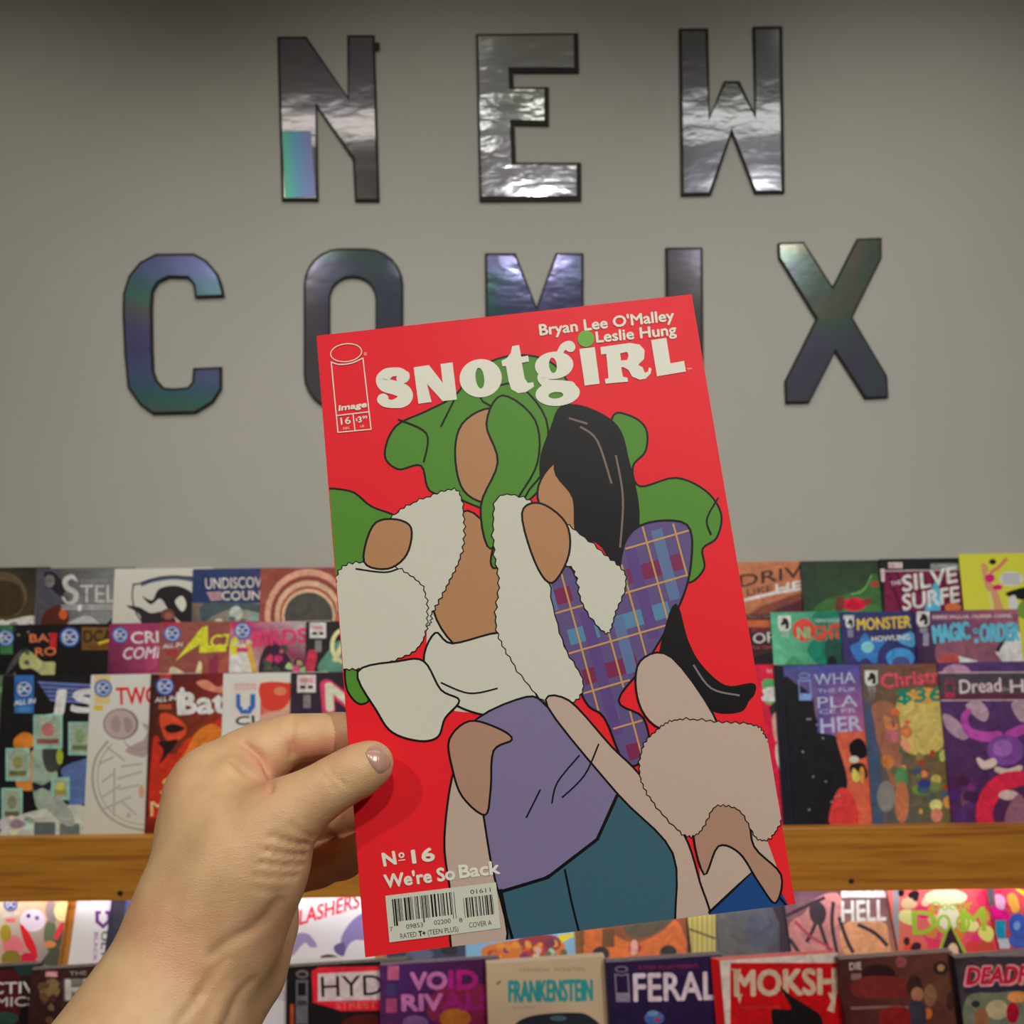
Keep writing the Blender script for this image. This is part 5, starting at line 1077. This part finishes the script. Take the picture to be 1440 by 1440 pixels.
def skin_mat():
    m, nt, p = mat_new('skin'); L = nt.links.new
    a_ = nt.nodes.new('ShaderNodeAttribute'); a_.attribute_name = 'flush'
    tc = nt.nodes.new('ShaderNodeTexCoord')
    n1 = nt.nodes.new('ShaderNodeTexNoise'); n1.inputs['Scale'].default_value = 60; n1.inputs['Detail'].default_value = 4
    r = nt.nodes.new('ShaderNodeValToRGB'); r.color_ramp.elements[0].position = .35; r.color_ramp.elements[0].color = (.72, .44, .235, 1); r.color_ramp.elements[1].position = .7; r.color_ramp.elements[1].color = (.84, .56, .31, 1)
    mx = nt.nodes.new('ShaderNodeMixRGB'); mx.inputs[2].default_value = (.74, .30, .20, 1)
    L(tc.outputs['Object'], n1.inputs['Vector']); L(n1.outputs['Fac'], r.inputs[0]); L(a_.outputs['Fac'], mx.inputs[0]); L(r.outputs[0], mx.inputs[1]); L(mx.outputs[0], p.inputs['Base Color'])
    v = nt.nodes.new('ShaderNodeTexVoronoi'); v.inputs['Scale'].default_value = 900; v.feature = 'DISTANCE_TO_EDGE'
    mp = nt.nodes.new('ShaderNodeMapping'); mp.inputs['Scale'].default_value = (.6, 1, 1.3); mp.inputs['Rotation'].default_value = (0, .9, 0)
    L(tc.outputs['Object'], mp.inputs[0]); L(mp.outputs[0], v.inputs['Vector'])
    n2 = nt.nodes.new('ShaderNodeTexNoise'); n2.inputs['Scale'].default_value = 350; n2.inputs['Detail'].default_value = 6; L(mp.outputs[0], n2.inputs['Vector'])
    ad = nt.nodes.new('ShaderNodeMath'); ad.operation = 'ADD'; L(v.outputs['Distance'], ad.inputs[0]); L(n2.outputs['Fac'], ad.inputs[1])
    b = nt.nodes.new('ShaderNodeBump'); b.inputs['Strength'].default_value = .35; b.inputs['Distance'].default_value = .0005
    L(ad.outputs[0], b.inputs['Height']); L(b.outputs[0], p.inputs['Normal'])
    p.inputs['Roughness'].default_value = .46; p.inputs['Specular IOR Level'].default_value = .5
    p.inputs['Subsurface Weight'].default_value = .25; p.inputs['Subsurface Radius'].default_value = (1.0, .35, .2); p.inputs['Subsurface Scale'].default_value = .004
    return m
person = new_obj('person', hm, None, skin_mat())
tag(person, 'bare left hand and forearm holding the red comic, thumb in front, pearly nail', 'person')
# thumbnail: a thin curved shell laid on the skin
bv = BVHTree.FromPolygons([Vector(v) for v in HWv], HQ.tolist())
nq = [(509.5, 1057), (535.5, 1041), (553, 1077), (532, 1092)]
ncl = [(511, 1053), (537, 1041.5), (555, 1080), (533, 1089)]
n = 12; gv = []; okv = True
for j in range(n + 1):
    for i in range(n + 1):
        s_, t_ = i / n * 2 - 1, j / n * 2 - 1
        # rounded square: superellipse mapping
        x = s_ * math.sqrt(1 - t_ * t_ * .32); y = t_ * math.sqrt(1 - s_ * s_ * .32)
        a_, b_ = (x + 1) / 2, (y + 1) / 2
        u = (1 - a_) * (1 - b_) * nq[0][0] + a_ * (1 - b_) * nq[1][0] + a_ * b_ * nq[2][0] + (1 - a_) * b_ * nq[3][0]
        v = (1 - a_) * (1 - b_) * nq[0][1] + a_ * (1 - b_) * nq[1][1] + a_ * b_ * nq[2][1] + (1 - a_) * b_ * nq[3][1]
        h = bv.ray_cast(CO, uw(u, v).normalized())
        if h[0] is None: h = (uw(u, v, .393), Vector((0, -1, 0)))
        gv.append((h[0], h[1] if h[1].y < 0 else -h[1]))
edge = lambda i, j: min(i, j, n - i, n - j)
vs = [p_ + nn * (.0001 + .0005 * min(1, edge(k % (n + 1), k // (n + 1)) / 1.6)) for k, (p_, nn) in enumerate(gv)]
nail = new_obj('thumbnail', mesh('thumbnail', vs, [(j * (n + 1) + i, j * (n + 1) + i + 1, (j + 1) * (n + 1) + i + 1, (j + 1) * (n + 1) + i) for j in range(n) for i in range(n)], True), person)
mn, ntn, pn = mat_new('pearl_nail'); pn.inputs['Base Color'].default_value = (.72, .42, .32, 1); pn.inputs['Roughness'].default_value = .22; pn.inputs['Metallic'].default_value = .25; pn.inputs['Coat Weight'].default_value = .6; pn.inputs['Coat Roughness'].default_value = .08
wv = ntn.nodes.new('ShaderNodeTexWave'); wv.inputs['Scale'].default_value = 300; tcn = ntn.nodes.new('ShaderNodeTexCoord'); bb = ntn.nodes.new('ShaderNodeBump'); bb.inputs['Strength'].default_value = .08; bb.inputs['Distance'].default_value = .0003
ntn.links.new(tcn.outputs['Object'], wv.inputs['Vector']); ntn.links.new(wv.outputs['Fac'], bb.inputs['Height']); ntn.links.new(bb.outputs[0], pn.inputs['Normal'])
nail.data.materials.append(mn); nail['label'] = 'pearly pink thumbnail'
# ------------------------------------------------------------------ foil letters on the wall
def inset(pts, d, sh=(0, 0)):
    """move every edge inwards by d (pixels), then shift"""
    n = len(pts); ar = sum(pts[i - 1][0] * pts[i][1] - pts[i][0] * pts[i - 1][1] for i in range(n))
    s = 1 if ar > 0 else -1; out = []
    for i in range(n):
        (ax, ay), (bx, by), (cx, cy) = pts[i - 1], pts[i], pts[(i + 1) % n]
        e1 = (bx - ax, by - ay); e2 = (cx - bx, cy - by); l1 = math.hypot(*e1) or 1; l2 = math.hypot(*e2) or 1
        n1 = (-e1[1] / l1 * s, e1[0] / l1 * s); n2 = (-e2[1] / l2 * s, e2[0] / l2 * s)
        k = 1 + n1[0] * n2[0] + n1[1] * n2[1]; k = max(k, 0.35)
        out.append((bx + (n1[0] + n2[0]) / k * d + sh[0], by + (n1[1] + n2[1]) / k * d + sh[1]))
    return out
def prism(name, loops, y0, y1, mat, parent, org):
    """pixel loops (outer first, then holes) made solid between wall distances y0 (front) and y1 (back)"""
    flat = [p for l in loops for p in l]
    tr = tessellate_polygon([[Vector((p[0], p[1], 0)) for p in l] for l in loops])
    vs = []
    for y in (y0, y1):
        for p in flat:
            q = uw(p[0], p[1], y0); vs.append((q.x - org.x, y - org.y, q.z - org.z))
    N = len(flat); fs = []
    for t in tr:
        a_ = (flat[t[1]][0] - flat[t[0]][0]) * (flat[t[2]][1] - flat[t[0]][1]) - (flat[t[2]][0] - flat[t[0]][0]) * (flat[t[1]][1] - flat[t[0]][1])
        t = tuple(t) if a_ < 0 else tuple(t)[::-1]
        fs.append(t); fs.append(tuple(i + N for i in t[::-1]))
    k = 0
    for l in loops:
        m = len(l)
        for i in range(m): fs.append((k + i, k + (i + 1) % m, N + k + (i + 1) % m, N + k + i))
        k += m
    me = mesh(name, vs, fs)
    return new_obj(name, me, parent, mat)
def C_(pts, ox, oy, s): return [(ox + x / s, oy + y / s) for x, y in pts]
def rr(x0, y0, x1, y1, r, n=6):
    out = []
    for cx, cy, a0 in ((x1 - r, y0 + r, -90), (x1 - r, y1 - r, 0), (x0 + r, y1 - r, 90), (x0 + r, y0 + r, 180)):
        for i in range(n + 1):
            t = math.radians(a0 + 90 * i / n); out.append((cx + r * math.cos(t), cy + r * math.sin(t)))
    return out
def letter(loops, lab, mat, d=3.0, sh=(0, 0), extra=()):
    us = [p[0] for p in loops[0]]; vv = [p[1] for p in loops[0]]
    org = uw((min(us) + max(us)) / 2, max(vv), YW - 0.006)
    r = tag(empty('wall_letter', org), lab, 'wall letter', 'foil letters on the wall')
    yb = YW - 0.0055
    prism('backing', loops, yb, YW - 0.0003, M_BACKING, r, org)
    ins = [inset(loops[0], d + .8, sh)] + [inset(l, -d, sh) for l in loops[1:]]
    prism('foil_face', ins, yb - 0.0022, yb - 0.0002, mat, r, org)
    for nm, lp, m2, dy in extra: prism(nm, [lp], yb - dy - 0.0008, yb - dy, m2, r, org)
    return r
COOL = [(0.0, (.14, .14, .38)), (.2, (.16, .2, .48)), (.38, (.10, .26, .34)), (.5, (.10, .32, .26)), (.62, (.22, .22, .23)), (.8, (.16, .15, .38)), (1.0, (.14, .14, .38))]
N_ = C_([(148, 155), (352, 155), (640, 575), (636, 145), (828, 145), (862, 1305), (690, 1305), (675, 1010), (422, 640), (435, 1300), (180, 1300)], 360, 20, 4.964)
M_CYAN = foil_mat('foil_cyan_violet', .95, 25, 0.3, .85, .06, .35, wav=.1, metal=.15, dark=.3, stops=[(0.0, (.24, .22, .62)), (.3, (.22, .28, .68)), (.55, (.12, .38, .70)), (.75, (.08, .55, .52)), (.9, (.08, .62, .36)), (1.0, (.08, .55, .52))])
leg = C_([(185, 820), (380, 815), (418, 1268), (205, 1282)], 360, 20, 4.964)
tapeN = C_([(828, 195), (862, 195), (866, 240), (832, 244)], 360, 20, 4.964)
letter([N_], 'silver foil letter N of the upper word, lower left leg shining cyan and violet', foil_mat('foil_letter_n', .25, 1.2, 2.0, .1, rough=.10, wav=.22, dark=.42), 2.6, (0, 0),
       (('foil_patch', leg, M_CYAN, .0024), ('tape', tapeN, M_BACKING, .0006)))
letter([C_([(145, 138), (860, 132), (865, 405), (405, 405), (410, 510), (655, 508), (655, 775), (415, 770), (425, 1035), (880, 1035), (882, 1300), (170, 1305)], 640, 20, 4.964)],
       'crinkled silver foil letter E with a thick black lower right edge', foil_mat('foil_letter_e', .18, 1.0, 2.2, .0, rough=.09, dark=.95, wav=.65), 4.2, (-1.8, -2.0))
letter([C_([(175, 148), (378, 148), (388, 770), (488, 515), (597, 515), (710, 760), (690, 135), (895, 132), (912, 1295), (705, 1300), (545, 880), (400, 1310), (190, 1315)], 920, 10, 4.964)],
       'silver foil letter W at the right end of the upper word', foil_mat('foil_letter_w', .12, 1.1, 1.6, .05, rough=.10, dark=.42, wav=.28), 3.4, (-.8, .3))
letter([C_([(420, 142), (560, 140), (710, 140), (800, 190), (885, 290), (915, 370), (935, 465), (715, 475), (703, 380), (660, 325), (520, 322), (440, 360), (400, 430), (393, 560), (398, 850), (405, 1020), (430, 1090), (480, 1145), (560, 1152), (660, 1142), (695, 1100), (700, 1000), (915, 990), (915, 1160), (850, 1260), (720, 1340), (400, 1348), (300, 1275), (210, 1150), (185, 900), (172, 600), (175, 440), (215, 310), (300, 205)], 140, 330, 5.333)],
       'blue and green iridescent foil letter C starting the lower word', foil_mat('foil_letter_c', .9, .6, 11.0, .35, .12, wav=.15, dark=.3, metal=.55, stops=COOL), 2.6)
letter([rr(427, 349, 567, 578, 52), rr(464, 390, 528, 536, 30)], 'dull grey foil letter O partly hidden by the held comic', foil_mat('foil_letter_o', .2, 2.0, 4.0, .6, .5, rough=.09, dark=.2, wav=.12, metal=.6), 2.2)
letter([[(682, 356), (725, 356), (754.5, 431), (781.6, 356), (820.6, 356), (821, 582), (783, 582), (782, 460), (755, 528), (722, 460), (722, 582), (684, 582)]],
       'foil letter M with blue flecks rising behind the held comic', foil_mat('foil_letter_m', .7, 2.0, 5.0, .3, .9, dark=.2, rough=.1, wav=.3, metal=.6, stops=COOL), 2.4)
letter([[(936, 348), (988, 348), (990, 575), (938, 575)]], 'grey foil letter I just above the upper right corner of the held comic', foil_mat('foil_letter_i', .25, 1.2, 3.0, .45, .2, rough=.09, dark=.18, wav=.1, metal=.6), 2.4)
letter([C_([(135, 120), (335, 110), (560, 460), (750, 85), (942, 78), (942, 240), (715, 700), (985, 1155), (995, 1325), (815, 1335), (580, 970), (380, 1365), (195, 1370), (187, 1195), (430, 710), (140, 235)], 1070, 320, 5.54)],
       'dull slate foil letter X at the right end of the lower word', foil_mat('foil_letter_x', .16, 2.5, 4.0, .25, .6, rough=.12, dark=.2, wav=.15, metal=.6), 1.8)
# ------------------------------------------------------------------ the stepped wooden rack
rack = tag(empty('magazine_rack', (0, 1.58, 0)), 'honey coloured wooden stepped magazine rack against the wall, holding rows of comics', 'magazine rack')
def rbox(name, x0, x1, y0, y1, z0, z1, mat=M_WOOD, bev=0.0015, label=None, parent=rack):
    o = box(name, x0, x1, y0 - 1.58, y1 - 1.58, z0, z1, mat, parent, bev)
    if label: o['label'] = label
    return o
XR = 1.38
zb_t, zb_b = 0.9556, 0.8567
rbox('front_board', -XR, XR, 1.583, 1.600, zb_b, zb_t, label='wide horizontal board under the third step')
rbox('shelf', -XR, XR, 1.601, 1.668, 0.917, 0.9355)
rbox('shelf', -XR, XR, 1.669, 1.722, 0.997, 1.0155)
rbox('shelf', -XR, XR, 1.727, 1.806, 1.083, 1.101)
rbox('riser', -XR, XR, 1.660, 1.668, 0.936, 0.996)
rbox('riser', -XR, XR, 1.715, 1.723, 1.016, 1.082)
rbox('back_panel', -XR, XR, 1.796, 1.806, 1.102, 1.330)
# pocket under the board: sloped back and shelf, then the lowest pocket
def sloped(name, y0, z0, y1, z1, t):
    vs = []
    for x in (-XR, XR):
        vs += [(x, y0 - 1.58, z0), (x, y1 - 1.58, z1), (x, y1 + t - 1.58, z1), (x, y0 + t - 1.58, z0)]
    return new_obj(name, mesh(name, vs, [(0, 1, 2, 3), (7, 6, 5, 4), (0, 4, 5, 1), (1, 5, 6, 2), (2, 6, 7, 3), (3, 7, 4, 0)]), rack, M_WOOD)
sloped('back_panel', 1.524, 0.634, 1.652, 0.885, .008)
rbox('shelf', -XR, XR, 1.482, 1.540, 0.616, 0.633)
sloped('back_panel', 1.420, 0.566, 1.480, 0.778, .008)
rbox('shelf', -XR, XR, 1.335, 1.425, 0.546, 0.564)
rbox('front_board', -XR, XR, 1.320, 1.334, 0.52, 0.60, label='low board in front of the lowest pocket, below the frame')
rbox('base_panel', -XR, XR, 1.345, 1.80, 0.0, 0.545)
for x in (-XR - 0.018, XR + .0005):
    prof = [(1.33, 0.0), (1.806, 0.0), (1.806, 1.37), (1.76, 1.37), (1.60, 0.96), (1.583, 0.86), (1.44, 0.82), (1.33, 0.58)]
    vs = [(xx, y - 1.58, z) for xx in (x, x + 0.0175) for y, z in prof]; n = len(prof)
    fs = [tuple(range(n))[::-1], tuple(range(n, 2 * n))] + [(i, (i + 1) % n, n + (i + 1) % n, n + i) for i in range(n)]
    new_obj('side_panel', mesh('side_panel', vs, fs), rack, M_WOOD)
fb = [o for o in rack.children if o.name == 'front_board'][0]
for (u, v) in ((169, 1256), (1197, 1239), (683, 1247), (-330, 1262)):
    p = uw(u, v, 1.5826); n = 10
    vs = [(p.x + .0042 * math.cos(k * .6283), 1.5826 - 1.58 - d, p.z + .0042 * math.sin(k * .6283)) for d in (0, .0008) for k in range(n)]
    new_obj('screw', mesh('screw', vs, [tuple(range(n, 2 * n))] + [(i, (i + 1) % n, n + (i + 1) % n, n + i) for i in range(n)]), fb, M_SCREW)
# slim lamp strip tucked behind the board, lighting the shelf below
M_LED = emis('cool_strip_glow', (0.93, 0.93, 1.0), 32.0)
strip = tag(empty('shelf_light', (0, 1.605, 0.90)), 'slim white lamp strip hidden behind the wide wooden board', 'light strip')
box('housing', -1.3, 1.3, -.003, .004, -.02, .015, M_FIX, strip)
box('diffuser', -1.3, 1.3, -.002, .003, -.024, -.0201, M_LED, strip)
